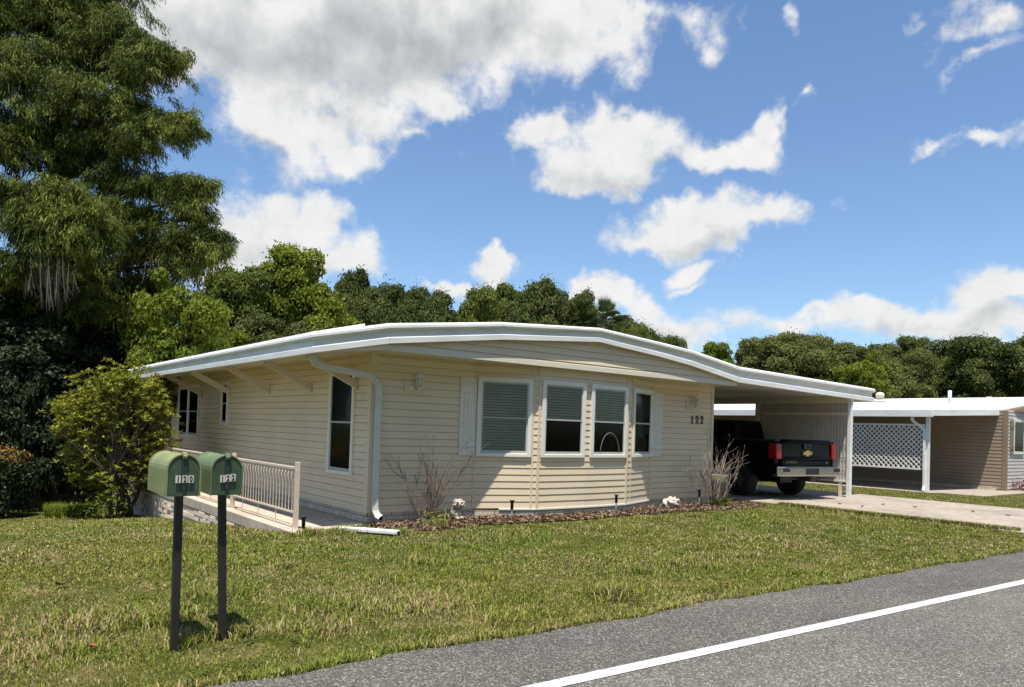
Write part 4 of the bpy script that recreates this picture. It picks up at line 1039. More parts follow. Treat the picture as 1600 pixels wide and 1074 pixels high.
tree_px('oak_tree', 'dark olive tree at the right edge of the photo behind the neighbor house', 'tree', GW, 1640, 522, 55, 170, 'round', 'leaf_olive', .3, 0)
tree_px('oak_tree', 'dark olive tree between the rounded mid green tree and the right hand dark one', 'tree', GW, 1487, 540, 56, 130, 'tall', 'leaf_oak', 1.9, 0)
# dark trees under the cypress
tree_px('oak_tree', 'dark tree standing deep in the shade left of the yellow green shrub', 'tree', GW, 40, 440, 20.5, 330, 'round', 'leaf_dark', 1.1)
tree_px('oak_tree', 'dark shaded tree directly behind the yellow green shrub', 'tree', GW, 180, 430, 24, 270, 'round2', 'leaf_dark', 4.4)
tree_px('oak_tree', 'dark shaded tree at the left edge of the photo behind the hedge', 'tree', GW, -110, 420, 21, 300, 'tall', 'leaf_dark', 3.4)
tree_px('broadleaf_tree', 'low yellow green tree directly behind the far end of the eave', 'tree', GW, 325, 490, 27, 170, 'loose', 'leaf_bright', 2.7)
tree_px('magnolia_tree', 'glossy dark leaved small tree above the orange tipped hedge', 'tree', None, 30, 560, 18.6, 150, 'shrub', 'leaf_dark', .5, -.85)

for i, (x, y, rad, var, lm) in enumerate([(-17,-25,5.6,'round','leaf_mid'),(-8,-27,6.0,'round2','leaf_oak'),(1,-25,5.6,'round2','leaf_mid'),(10,-27,6.2,'round','leaf_oak'),(19,-25,5.6,'round','leaf_mid'),(28,-26,6,'round2','leaf_oak'),(-26,-21,5.6,'round2','leaf_oak')]):  # unseen trees, added to hold back sky fill and darken window reflections
    tree('added_street_tree', 'unseen leafy tree added behind the camera to cut sky fill', 'tree', 'added unseen trees across the road', (x, y, 0), rad, var, lm, i*1.1, 1.15)
# understory: one mass of leaves behind everything
def undergrowth():
    r = np.random.default_rng(21); path = [(-330,26),(-60,25),(150,27),(330,31),(560,40),(900,46),(1150,58),(1450,62),(1850,64)]
    px = np.array([p[0] for p in path]); dp_ = np.array([p[1] for p in path])
    n = 95000; X = r.uniform(px[0], px[-1], n); Dp = np.interp(X, px, dp_) + r.normal(0, 1.0, n)
    r0 = np.stack([ray(x, 660) for x in X[:0]]) if False else None
    q = np.array([X - CX, np.full(n, 660 - CY), np.full(n, F_PX)]); w = (R @ q).T; w = w/ (w @ FWD)[:,None]
    P = CAM + w*Dp[:,None]
    hmax = 2.6 + 1.5*np.sin(X*.021) + .9*np.sin(X*.06+2) + np.where(X < 330, 1.6, .6)
    P[:,2] = -.9 + r.random(n)**.8*hmax
    me = leaf_mesh('undergrowth', P, unit(r.normal(size=(n,3)) + np.array([-.3,-.5,.5])), r.uniform(.10,.22,n)*(Dp/40), r.uniform(.07,.13,n)*(Dp/40), r)
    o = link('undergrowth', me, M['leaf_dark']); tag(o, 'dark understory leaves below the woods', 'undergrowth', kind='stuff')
undergrowth()

# palm top above the roof
def palm():
    c = at(945, 500, 38); e = empty('palm_tree', (c[0], c[1], -.9), 'spiky palm top peeking over the curved roof among the oaks', 'palm tree')
    MB().tube([(c[0],c[1],-.9),(c[0]+.1,c[1],2.5),(c[0],c[1],c[2])], [.22,.17,.16], 10).build('trunk', M['bark'], e)
    r = np.random.default_rng(5)
    mb = MB()
    for i in range(42):
        az = r.uniform(0,2*math.pi); el = r.uniform(-.5,1.4); L = r.uniform(.7,1.1)
        d = np.array([math.cos(az)*math.cos(el), math.sin(az)*math.cos(el), math.sin(el)]); side = _n(np.cross(d, [0,0,1.01])); upv = np.cross(side, d)
        hub = np.array(c) + d*L*.6
        for k in range(15):
            t = (k-7)/7*1.15; dd = d*math.cos(t) + side*math.sin(t); tip = hub + dd*L*(.75-.2*abs(t)) + np.array([0,0,-.12*abs(t)-.06])
            pw = np.cross(dd, upv)*.028; mb.add([hub-pw*.3, hub+pw*.3, hub+dd*L*.35+pw, tip, hub+dd*L*.35-pw], [(0,1,2,3,4)])
        mb.bar(np.array(c), hub, .03, .02)
    mb.build('fronds', M['leaf_palm'], e, normals=False)
palm()

# ------------------------------------------------------------------ bald cypress
def cypress():
    r = np.random.default_rng(31)
    base = at(70, 700, 22.5); base = np.array([base[0], base[1], -.9])
    e = empty('cypress_tree', tuple(base), 'huge bald cypress with feathery drooping branches and hanging moss at the left of the photo', 'tree')
    # foliage pads: px, py, depth, half width (px), half height (px)
    pads = [(20,15,18,75,40),(95,30,18.5,70,38),(150,8,18.8,50,25),(185,48,18,60,34),(232,88,17.6,48,36),(268,88,17.4,32,20),(212,112,17.3,46,18),(150,88,18.4,70,40),(60,95,17.4,70,40),(10,120,17,60,40),
            (120,150,17.2,75,36),(190,165,17.6,60,32),(245,188,17.3,46,22),(290,188,17.1,26,18),(222,216,17.0,50,18),(286,208,17.0,30,18),(160,215,18,65,36),(60,190,17.5,75,42),(15,235,16.8,45,42),(110,245,18.2,70,42),
            (195,275,18.2,70,30),(245,290,17.4,50,16),(300,288,17.1,36,18),(322,292,17.0,20,16),(290,318,17.0,40,18),(230,338,17.5,50,22),(180,340,18.5,60,40),(310,345,17.0,26,22),
            (290,375,17.2,50,28),(338,372,17.0,22,18),(325,398,16.9,30,22),(240,390,18,60,34),(285,415,17.4,48,22),(345,392,16.9,14,16),
            (55,310,15.6,48,28),(105,300,15.5,52,30),(150,335,15.5,40,30),(35,350,15.3,42,32),(85,350,15.2,52,34),(135,375,15.3,44,32),(55,395,15.2,44,30),(20,415,15.4,32,30),(165,360,15.8,30,28),(100,405,15.4,40,24),(10,300,15.9,40,30),
            (60,455,17.5,80,40),(140,470,17,70,40),(20,480,16.5,60,40),(160,435,18.3,80,42),(230,450,18.5,60,30),(-40,60,17.5,70,60),(-60,180,17,70,60),(-60,300,16.5,70,60),(-50,420,16.5,70,60),(40,-60,18.5,110,50),(150,-50,19,80,40),(-60,-60,18,90,60)]
    segs_a = []; segs_b = []; wd = []
    mbr = MB(); trunk_top = np.array([base[0]+.2, base[1]+.3, 17.5])
    for (px, py, dp_, hw, hh) in pads:
        dp_ = dp_ + 4.0
        k = F_PX/dp_; c = at(px, py, dp_); rx = hw/k; rz = hh/k
        npl = int(46*rx*max(rz,.35)*1.7) + 16
        for _ in range(npl):
            th = r.uniform(0, 2*math.pi); o = np.array([math.cos(th), math.sin(th), 0]); L = rx*r.uniform(.35,.85)
            st = c + np.array([r.normal()*rx*.33, r.normal()*rx*.33, r.uniform(-.55,.75)*rz])
            m = int(r.integers(90,150)*(.6+.5*L)); t = r.random(m)**.7
            rise = r.uniform(.0,.55)
            Pb = st + o*L*t[:,None] + np.array([0,0,1.])*((rise*t - (.45+rise)*t**2)*L)[:,None]
            tang = unit(o*np.ones((m,1)) + np.array([0,0,1.])*(rise - 2*(.45+rise)*t)[:,None])
            w_ = r.random((m,1))**.6; d = unit(tang*(.9-.5*w_) + np.array([0,0,-1.])*w_*1.2 + r.normal(size=(m,3))*.42)
            A = Pb + r.normal(size=(m,3))*np.array([.075,.075,.05]); B = A + d*r.uniform(.07,.24,(m,1))
            segs_a.append(A); segs_b.append(B); wd.append(r.uniform(.008,.0165,m))
        nf = int(90*rx); th = r.uniform(0, 2*math.pi, nf); q = rx*np.sqrt(r.random(nf))*.9
        A = c + np.stack([q*np.cos(th), q*np.sin(th), -rz*r.uniform(.3,.8,nf)], 1); L = r.uniform(.12,.42,(nf,1)); B = A + np.array([0,0,-1.])*L + r.normal(size=(nf,3))*.04
        segs_a.append(A); segs_b.append(B); wd.append(r.uniform(.006,.013,nf))
        if len(mbr.f) < 4000:
            t = np.clip((c[2]-base[2]-.8)/(trunk_top[2]-base[2]), .12, .97); s = base*(1-t)+trunk_top*t
            mid = (s+c)/2 + np.array([0,0,.35]); mbr.tube([s, mid, c+np.array([0,0,.05])], [.11,.06,.018], 6, cap=False)
            for _ in range(3):
                w = mid + (c-mid)*r.uniform(.1,.7); mbr.tube([w, w+np.array([r.normal()*rx*.7, r.normal()*rx*.7, r.normal()*.25])], [.022,.006], 4, cap=False)
    A = np.concatenate(segs_a); B = np.concatenate(segs_b); Wd = np.concatenate(wd)
    d = unit(B-A); nr = unit(np.cross(d, r.normal(size=d.shape)))
    me = leaf_mesh('crown', (A+B)/2 - base, nr, np.linalg.norm(B-A, axis=1)/2, Wd, r, axis=d)
    link('crown', me, M['leaf_cypress'], e)
    mb = MB(); mb.tube([base, base+np.array([.02,.03,1.0]), base+np.array([.05,.1,4]), base+np.array([.1,.2,9]), trunk_top], [.62,.45,.36,.24,.08], 14); mb.build('trunk', M['bark'], e)
    mbr.build('branches', M['bark'], e, normals=False)
    # hanging moss
    for (px, py, dp_, ln, n) in [(76,400,15.3,1.25,16),(95,412,15.3,1.2,14),(62,415,15.4,.8,7),(45,425,15.4,.6,6),(240,398,17.5,.6,8),(200,398,17.8,.6,8)]:
        mb = MB()
        for i in range(n):
            p = at(px + r.normal()*9, py + r.normal()*8, dp_ + 3.6 + r.normal()*.15); L = ln*r.uniform(.5,1.15); sway = r.normal(size=2)*.09 + np.array([.05,-.03])
            pts = [p, p+np.array([sway[0]*.3, sway[1]*.3, -L*.4]), p+np.array([sway[0]*.8, sway[1]*.8, -L*.75]), p+np.array([sway[0]*1.2, sway[1]*1.2, -L])]
            mb.tube(pts, [.005,.011,.008,.002], 4, cap=False)
            for _ in range(6):
                t = r.uniform(.1,.9); w = p + np.array([sway[0]*t, sway[1]*t, -L*t]); mb.tube([w, w+np.array([r.normal()*.05, r.normal()*.05, -.16])], [.004,.0015], 3, cap=False)
        mb.build('hanging_moss', M['moss'], e, normals=False)
cypress()

# ------------------------------------------------------------------ garden plants
def shrub_front():
    r = np.random.default_rng(41); D = 16.2
    g = at(192, 797, D); base = np.array([g[0], g[1], float(gz(g[0], g[1]))-.02])
    e = empty('yellow_green_shrub', tuple(base), 'tall yellow green shrub with whorled leaves at the far end of the walkway wall', 'shrub')
    k = F_PX/D
    mb = MB(); tips = []
    outline = [(190,605,52),(150,605,45),(225,610,45),(120,640,40),(165,650,60),(225,660,55),(250,690,30),(100,665,25),(130,690,45),(190,700,70),(240,640,30),(150,730,50),(210,740,50),(130,745,25),(175,760,40),(205,592,18),(95,640,18),(240,720,25),(120,700,30)]
    for px, py, w in outline:
        for _ in range(int(w*2.6)):
            c = at(px + r.normal()*w*.45, py + r.normal()*w*.33, D + r.normal()*.42); tips.append(c)
    for c in [at(88,630,D-.1), at(82,648,D), at(92,672,D-.2), at(110,632,D), at(258,612,D+.2), at(265,642,D-.6), at(268,672,D-.7), at(262,695,D-.6), at(272,698,D-.6), at(205,572,D), at(140,600,D), at(128,615,D)]: tips.append(c)
    tips = np.array(tips)
    stems = [base + np.array([r.normal()*.10, r.normal()*.10, 0]) for _ in range(7)]
    forks = []
    for s in stems:
        f = s + np.array([r.normal()*.28, r.normal()*.28, r.uniform(.7,1.4)]); mb.tube([s, (s+f)/2+r.normal(size=3)*.04, f], [.055,.04,.03], 7); forks.append(f)
    forks = np.array(forks)
    for t in tips[::7]:
        f = forks[np.argmin(np.linalg.norm(forks-t, axis=1) + r.random(len(forks))*.5)]; mb.tube([f, (f+t)/2+np.array([0,0,-.05])+r.normal(size=3)*.04, t], [.016,.009,.004], 4, cap=False)
    mb.build('stems', M['bark'], e, normals=False)
    m = 15; n = len(tips)*m; Cc = np.repeat(tips, m, 0); az = r.uniform(0, 2*math.pi, n); el = r.uniform(-.35, .9, n)
    d = np.stack([np.cos(az)*np.cos(el), np.sin(az)*np.cos(el), np.sin(el)], 1); L = r.uniform(.035,.065,n)
    nr = unit(np.stack([-np.cos(az)*np.sin(el), -np.sin(az)*np.sin(el), np.cos(el)], 1) + r.normal(size=(n,3))*.25)
    me = leaf_mesh('foliage', Cc + d*L[:,None] - base, nr, L, r.uniform(.013,.022,n), r, axis=d); link('foliage', me, M['leaf_bush'], e)
shrub_front()

def hedge():
    r = np.random.default_rng(43); c = at(-15, 745, 16.8); base = np.array([c[0], c[1], float(gz(c[0], c[1]))])
    e = empty('hedge', tuple(base), 'clipped hedge with orange new growth along its top at the left edge of the lawn', 'hedge')
    n = 9000; P = np.stack([r.uniform(-1.6,.72,n), r.uniform(-.5,.6,n), r.random(n)**.7*1.5], 1)
    P[:,0] = np.where(P[:,0] > .4, P[:,0] - np.clip(P[:,2]-1.1,0,1)*.5, P[:,0]); ax = R[:,0].copy(); ax[2] = 0; ax = _n(ax); ay = FWD.copy(); ay[2] = 0; ay = _n(ay)
    P3 = P[:,:1]*ax + P[:,1:2]*ay + P[:,2:3]*np.array([0,0,1.])
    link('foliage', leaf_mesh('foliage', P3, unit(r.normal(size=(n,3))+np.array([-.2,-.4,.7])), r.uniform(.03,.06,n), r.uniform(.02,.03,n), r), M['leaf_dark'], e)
    n = 1500; P = np.stack([r.uniform(-1.6,.65,n), r.uniform(-.5,.55,n), 1.5 + r.normal(0,.07,n)], 1); P[:,2] -= .22*np.clip(P[:,0],0,1)
    P3 = P[:,:1]*ax + P[:,1:2]*ay + P[:,2:3]*np.array([0,0,1.])
    link('new_growth', leaf_mesh('new_growth', P3, unit(r.normal(size=(n,3))+np.array([0,-.2,.8])), r.uniform(.03,.05,n), r.uniform(.012,.02,n), r), M['leaf_orange'], e)
    mb = MB()
    for i in range(6): q = base + ax*(-1.3+i*.35); mb.tube([q, q+np.array([0,0,.8])], [.03,.015], 6)
    mb.build('stems', M['bark'], e)
hedge()

def bare_shrub(x, y, hgt, n, spread, seed, label, weeds=True, lean=(0,0)):
    r = np.random.default_rng(seed); z = float(gz(x,y)); base = np.array([x,y,z])
    e = empty('bare_shrub', tuple(base), label, 'shrub', 'leafless shrubs in the mulch bed')
    mb = MB()
    def grow(p, d, L, rad, lvl):
        pts = [p]; q = p.copy(); dd = d.copy(); k = 5
        for i in range(k):
            dd = _n(dd + r.normal(size=3)*.13 + np.array([0,0,.05])); q = q + dd*L/k; pts.append(q.copy())
        mb.tube(pts, list(np.linspace(rad, rad*.55, k+1)), 5, cap=True)
        if lvl > 0:
            for _ in range(r.integers(1, 4)):
                i = r.integers(1, k+1); nd = _n(dd + r.normal(size=3)*.5 + np.array([0,0,.25])); grow(pts[i], nd, L*r.uniform(.35,.65), rad*.6, lvl-1)
    for i in range(n):
        az = r.uniform(0,2*math.pi); sp = r.uniform(.1,1)*spread
        d = _n(np.array([math.cos(az)*sp+lean[0], math.sin(az)*sp*.7+lean[1], 1.0])); p = base + np.array([math.cos(az)*.06, math.sin(az)*.06, -.02])
        grow(p, d, hgt*r.uniform(.45,.85), .0082, 2)
    mb.build('stems', M['twig'] if seed == 51 else M['twig_grey'], e, normals=False)
    if weeds:
        m = 420 if seed != 51 else 260; c = base + np.array([.12,-.10,.10]); P = c + r.normal(size=(m,3))*np.array([.13,.12,.06]); P[:,2] = np.maximum(P[:,2], z+.01)
        link('sprouts', leaf_mesh('sprouts', P-base, unit(r.normal(size=(m,3))+np.array([0,0,.8])), r.uniform(.02,.045,m), r.uniform(.008,.014,m), r), M['leaf_weed'] if seed != 51 else M['grass'], e)
bare_shrub(.78,-.42,1.35,20,.72,51,'bare grey stemmed shrub in front of the left half of the front wall')
bare_shrub(7.78,-.52,1.45,32,1.0,52,'dense bare branching shrub at the carport end of the mulch bed', lean=(.1,0))

def small_plant(name, px, py, depth, n, size, lm, label, leaf=.05):
    r = np.random.default_rng(int(px)); c = at(px, py, depth); z = float(gz(c[0],c[1])); base = np.array([c[0],c[1],z])
    P = base + r.normal(size=(n,3))*np.array([size,size,size*.5]) + np.array([0,0,size*.8]); P[:,2] = np.maximum(P[:,2], z)
    o = empty(name, tuple(base), label, 'plant'); link('foliage', leaf_mesh('foliage', P-base, unit(r.normal(size=(n,3))+np.array([0,0,.8])), r.uniform(.6,1.1,n)*leaf, r.uniform(.6,1.1,n)*leaf*.45, r), M[lm], o); return o
small_plant('weed_clump', 168, 792, 15.6, 420, .28, 'leaf_weed', 'low pale green weeds at the foot of the yellow green shrub')
q = atz(1598, 768, 0); dq = float(np.dot(q-CAM, FWD))
small_plant('red_leaved_plant', 1596, 766, dq, 260, .22, 'leaf_red', 'small reddish leaved plant by the neighbor front wall', .06)

# ------------------------------------------------------------------ mulch bed and litter
def mulch():
    poly = [(-.06,-.01),(-.22,-.55),(.0,-1.05),(.6,-1.12),(1.3,-.95),(2.2,-1.0),(3.2,-1.1),(4.4,-1.05),(5.2,-1.0),(6.2,-.95),(7.3,-1.1),(8.2,-1.15),(9.0,-.95),(9.35,-.5),(9.2,.3),(8.36,.3),(8.36,-.01)]
    # dense grid sheet inside polygon, 1 cm proud
    from mathutils.geometry import delaunay_2d_cdt
    import random as _r
    def inside(x, y):
        c = False; n = len(poly); j = n-1
        for i in range(n):
            xi, yi = poly[i]; xj, yj = poly[j]
            if (yi > y) != (yj > y) and x < (xj-xi)*(y-yi)/(yj-yi)+xi: c = not c
            j = i
        return c
    r = np.random.default_rng(61); pts = [Vector(p) for p in poly]; ne = len(pts)
    for _ in range(900):
        x, y = r.uniform(-.3,9.4), r.uniform(-1.15,.3)
        if inside(x,y): pts.append(Vector((x,y)))
    res = delaunay_2d_cdt(pts, [(i,(i+1)%ne) for i in range(ne)], [], 1, 1e-4)
    V = [(p.x, p.y, float(gz(p.x,p.y))+.006+.010*r.random()) for p in res[0]]
    o = MB().add(V, [tuple(f) for f in res[2]]).build('mulch_bed', M['mulch'], normals=True); tag(o, kind='structure')
    P = []
    while len(P) < 8500:
        x, y = r.uniform(-.3,9.4), r.uniform(-1.2,.1)
        if inside(x, y+.03*r.normal()):
            Pz = float(gz(x,y)) + .012 + (.028 if y < -.25 else .010)*r.random(); P.append((x,y,Pz))
    P = np.array(P); n = len(P)
    o = link('leaf_litter', leaf_mesh('leaf_litter', P, unit(r.normal(size=(n,3))*.55+np.array([0,0,1])), r.uniform(.018,.05,n), r.uniform(.010,.024,n), r, fold=.5), M['litter']); tag(o, 'brown bark chips and dry leaves covering the bed', 'mulch', kind='stuff')
    return inside
in_mulch = mulch()

# ------------------------------------------------------------------ grass
def grass():
    r = np.random.default_rng(71)
    poly_m = np.array([(-.06,-.01),(-.22,-.55),(.0,-1.05),(.6,-1.12),(1.3,-.95),(2.2,-1.0),(3.2,-1.1),(4.4,-1.05),(5.2,-1.0),(6.2,-.95),(7.3,-1.1),(8.2,-1.15),(9.0,-.95),(9.35,-.5)])
    def keep(x, y, jit):
        k = y > edge_j(x) + .01 - .05*jit
        k &= ~((x > 9.72+.04*jit) & (x < 14.92) & (y > -5.3))
        k &= ~((x > -1.34) & (x < .0) & (y > -.46+.05*jit))
        k &= ~((x >= 0) & (x < 9.4) & (y > np.interp(x, poly_m[:,0], poly_m[:,1]) + .05*jit))
        k &= ~((x > -.3) & (x < 0) & (y > -.9))
        k &= ~((x >= 9.4) & (x < 9.75) & (y > 12)) & ~((x > 18.0) & (y > -.65)) & ~((x > 18.4) & (y > -1.95))
        return k
    Cs = []; Hs = []; Ws = []
    # distances from the camera, denser near
    def batch(n, r0, r1, p, hmul, wmul, a0=-52, a1=48):
        u = r.random(n); rr = (r0**p + u*(r1**p-r0**p))**(1/p); an = np.radians(r.uniform(a0, a1, n))
        f = FWD[:2]/np.linalg.norm(FWD[:2]); s = np.array([f[1], -f[0]])
        x = CAM[0] + rr*(f[0]*np.cos(an)+s[0]*np.sin(an)); y = CAM[1] + rr*(f[1]*np.cos(an)+s[1]*np.sin(an))
        jit = r.normal(size=n); k = keep(x, y, jit); x, y, rr = x[k], y[k], rr[k]
        # patchiness in height and density
        pn = np.sin(x*2.1+1.3*np.sin(y*1.7)) + np.sin(y*2.9+1.1*np.sin(x*2.3)+1) + .8*np.sin(x*5.3+y*4.1)
        k2 = r.random(len(x)) < (.74 + .14*pn); x, y, rr, pn = x[k2], y[k2], rr[k2], pn[k2]
        Cs.append(np.stack([x, y, gz(x,y)], 1)); Hs.append((.015+.022*r.random(len(x))**1.6)*(1+.12*pn)*hmul); Ws.append(np.full(len(x), 1.0)*wmul*np.clip(rr/5.5, .8, 2.2)*.0034)
    batch(330000, 3.4, 9.5, 1.2, 1, 1)
    batch(210000, 9.0, 17, 1.3, 1.05, 1.15)
    batch(70000, 16, 26, 1.5, 1.15, 1.4)
    # tufts: explicit taller clumps
    tuf = [(-.32,-5.42,.17,900,2.3),(-2.6,-4.6,.3,900,1.5),(-4.3,-4.1,.35,900,1.55),(-3.3,-3.6,.25,600,1.4),(-2.0,-4.9,.3,700,1.5),(-3.85,-4.95,.12,300,1.7),(-3.55,-4.9,.14,300,1.7),(1.2,-2.2,.5,900,1.4),(3.2,-2.4,.6,900,1.4),(-.9,-3.1,.35,600,1.3),(-1.2,-.75,.15,400,1.9),(-.6,-.7,.2,500,2.0),(-.1,-1.25,.15,300,1.8),(.75,-.75,.16,350,2.4),(-3.9,-4.2,.25,600,1.5),(-3.0,-5.0,.3,700,1.3)]
    for i in range(70): tuf.append((r.uniform(-7,9), r.uniform(-5.6,1), r.uniform(.08,.22), 180, r.uniform(1.2,1.7)))
    for x0, y0, rad, n, hm in tuf:
        x = x0 + r.normal(size=n)*rad*.6; y = y0 + r.normal(size=n)*rad*.6; k = keep(x, y, r.normal(size=n)*.5) | (hm > 1.75); x, y = x[k], y[k]
        Cs.append(np.stack([x,y,gz(x,y)],1)); Hs.append((.03+.04*r.random(len(x)))*hm); Ws.append(np.full(len(x), .0045))
    # overhanging edge fringe along the road and the driveway
    x = r.uniform(-7,10,9000); y = edge_j(x) + np.abs(r.normal(size=9000))*.05; Cs.append(np.stack([x,y,gz(x,y)],1)); Hs.append(.03+.05*r.random(9000)**2); Ws.append(np.full(9000,.0045))
    y = r.uniform(-5.5,-.9,7000); x = 9.73 - np.abs(r.normal(size=7000))*.08; Cs.append(np.stack([x,y,gz(x,y)],1)); Hs.append(.05+.06*r.random(7000)); Ws.append(np.full(7000,.007))
    C = np.concatenate(Cs); H = np.concatenate(Hs)[:,None]; Wd = np.concatenate(Ws)[:,None]; n = len(C)
    az = r.uniform(0, 2*math.pi, n); lean = r.uniform(.15,1.15,(n,1)); o = np.stack([np.cos(az), np.sin(az), np.zeros(n)], 1); s = np.stack([-np.sin(az), np.cos(az), np.zeros(n)], 1)
    up = np.array([0,0,1.]); C[:,2] -= .004
    M1 = C + up*H*.6 + o*H*lean*.35; T1 = C + up*H*(1-.25*lean) + o*H*lean*1.0
    V = np.stack([C - s*Wd, C + s*Wd, M1 + s*Wd*.8, T1, M1 - s*Wd*.8], 1).reshape(-1,3)
    b = np.arange(n)*5
    Fq = np.stack([b, b+1, b+2, b+4], 1); Ft = np.stack([b+4, b+2, b+3], 1)
    o = link('grass', new_mesh('grass', V, Fq=Fq, Ft=Ft), M['grass']); tag(o, 'patchy mown lawn grass, green with straw coloured spots', 'grass', kind='stuff')
    # tall grass in front of the dark trees
    n = 2600; px = r.uniform(70,150,n); q = np.array([at(p, 790, 17.4+r.normal()*.35) for p in px]); q[:,2] = gz(q[:,0], q[:,1])
    H = r.uniform(.14,.30,(n,1)); az = r.uniform(0,2*math.pi,n); o_ = np.stack([np.cos(az),np.sin(az),np.zeros(n)],1); s = np.stack([-np.sin(az),np.cos(az),np.zeros(n)],1)
    V = np.stack([q-s*.012, q+s*.012, q+up*H*.6+o_*H*.12+s*.009, q+up*H+o_*H*.4, q+up*H*.6+o_*H*.12-s*.009],1).reshape(-1,3); b = np.arange(n)*5
    o = link('tall_grass', new_mesh('tall_grass', V, Fq=np.stack([b,b+1,b+2,b+4],1), Ft=np.stack([b+4,b+2,b+3],1)), M['leaf_bright']); tag(o, 'strip of taller bright grass in front of the dark trees', 'grass', kind='stuff')
grass()
def lawn_weeds():
    r = np.random.default_rng(77); Cs = []; Ax = []; Ls = []
    for i in range(170):
        x, y = r.uniform(-7.5,9.5), r.uniform(-5.8,-1.2)
        if y < edge_j(x)+.12: continue
        k = int(r.integers(7,16)); az = r.uniform(0,2*math.pi,k); L = r.uniform(.014,.030,k)
        d = np.stack([np.cos(az), np.sin(az), r.uniform(.1,.6,k)], 1); d = unit(d)
        Cs.append(np.array([x,y,float(gz(x,y))+.018]) + d*L[:,None] + r.normal(size=(k,3))*np.array([.03,.03,.003])); Ax.append(d); Ls.append(L)
    C = np.concatenate(Cs); A = np.concatenate(Ax); L = np.concatenate(Ls); n = len(C)
    o = link('lawn_weeds', leaf_mesh('lawn_weeds', C, unit(r.normal(size=(n,3))*.25+np.array([0,0,1])), L, L*.42, r, axis=A), M['leaf_weed']); tag(o, 'broad leaved weeds scattered through the lawn', 'weeds', kind='stuff')
lawn_weeds()

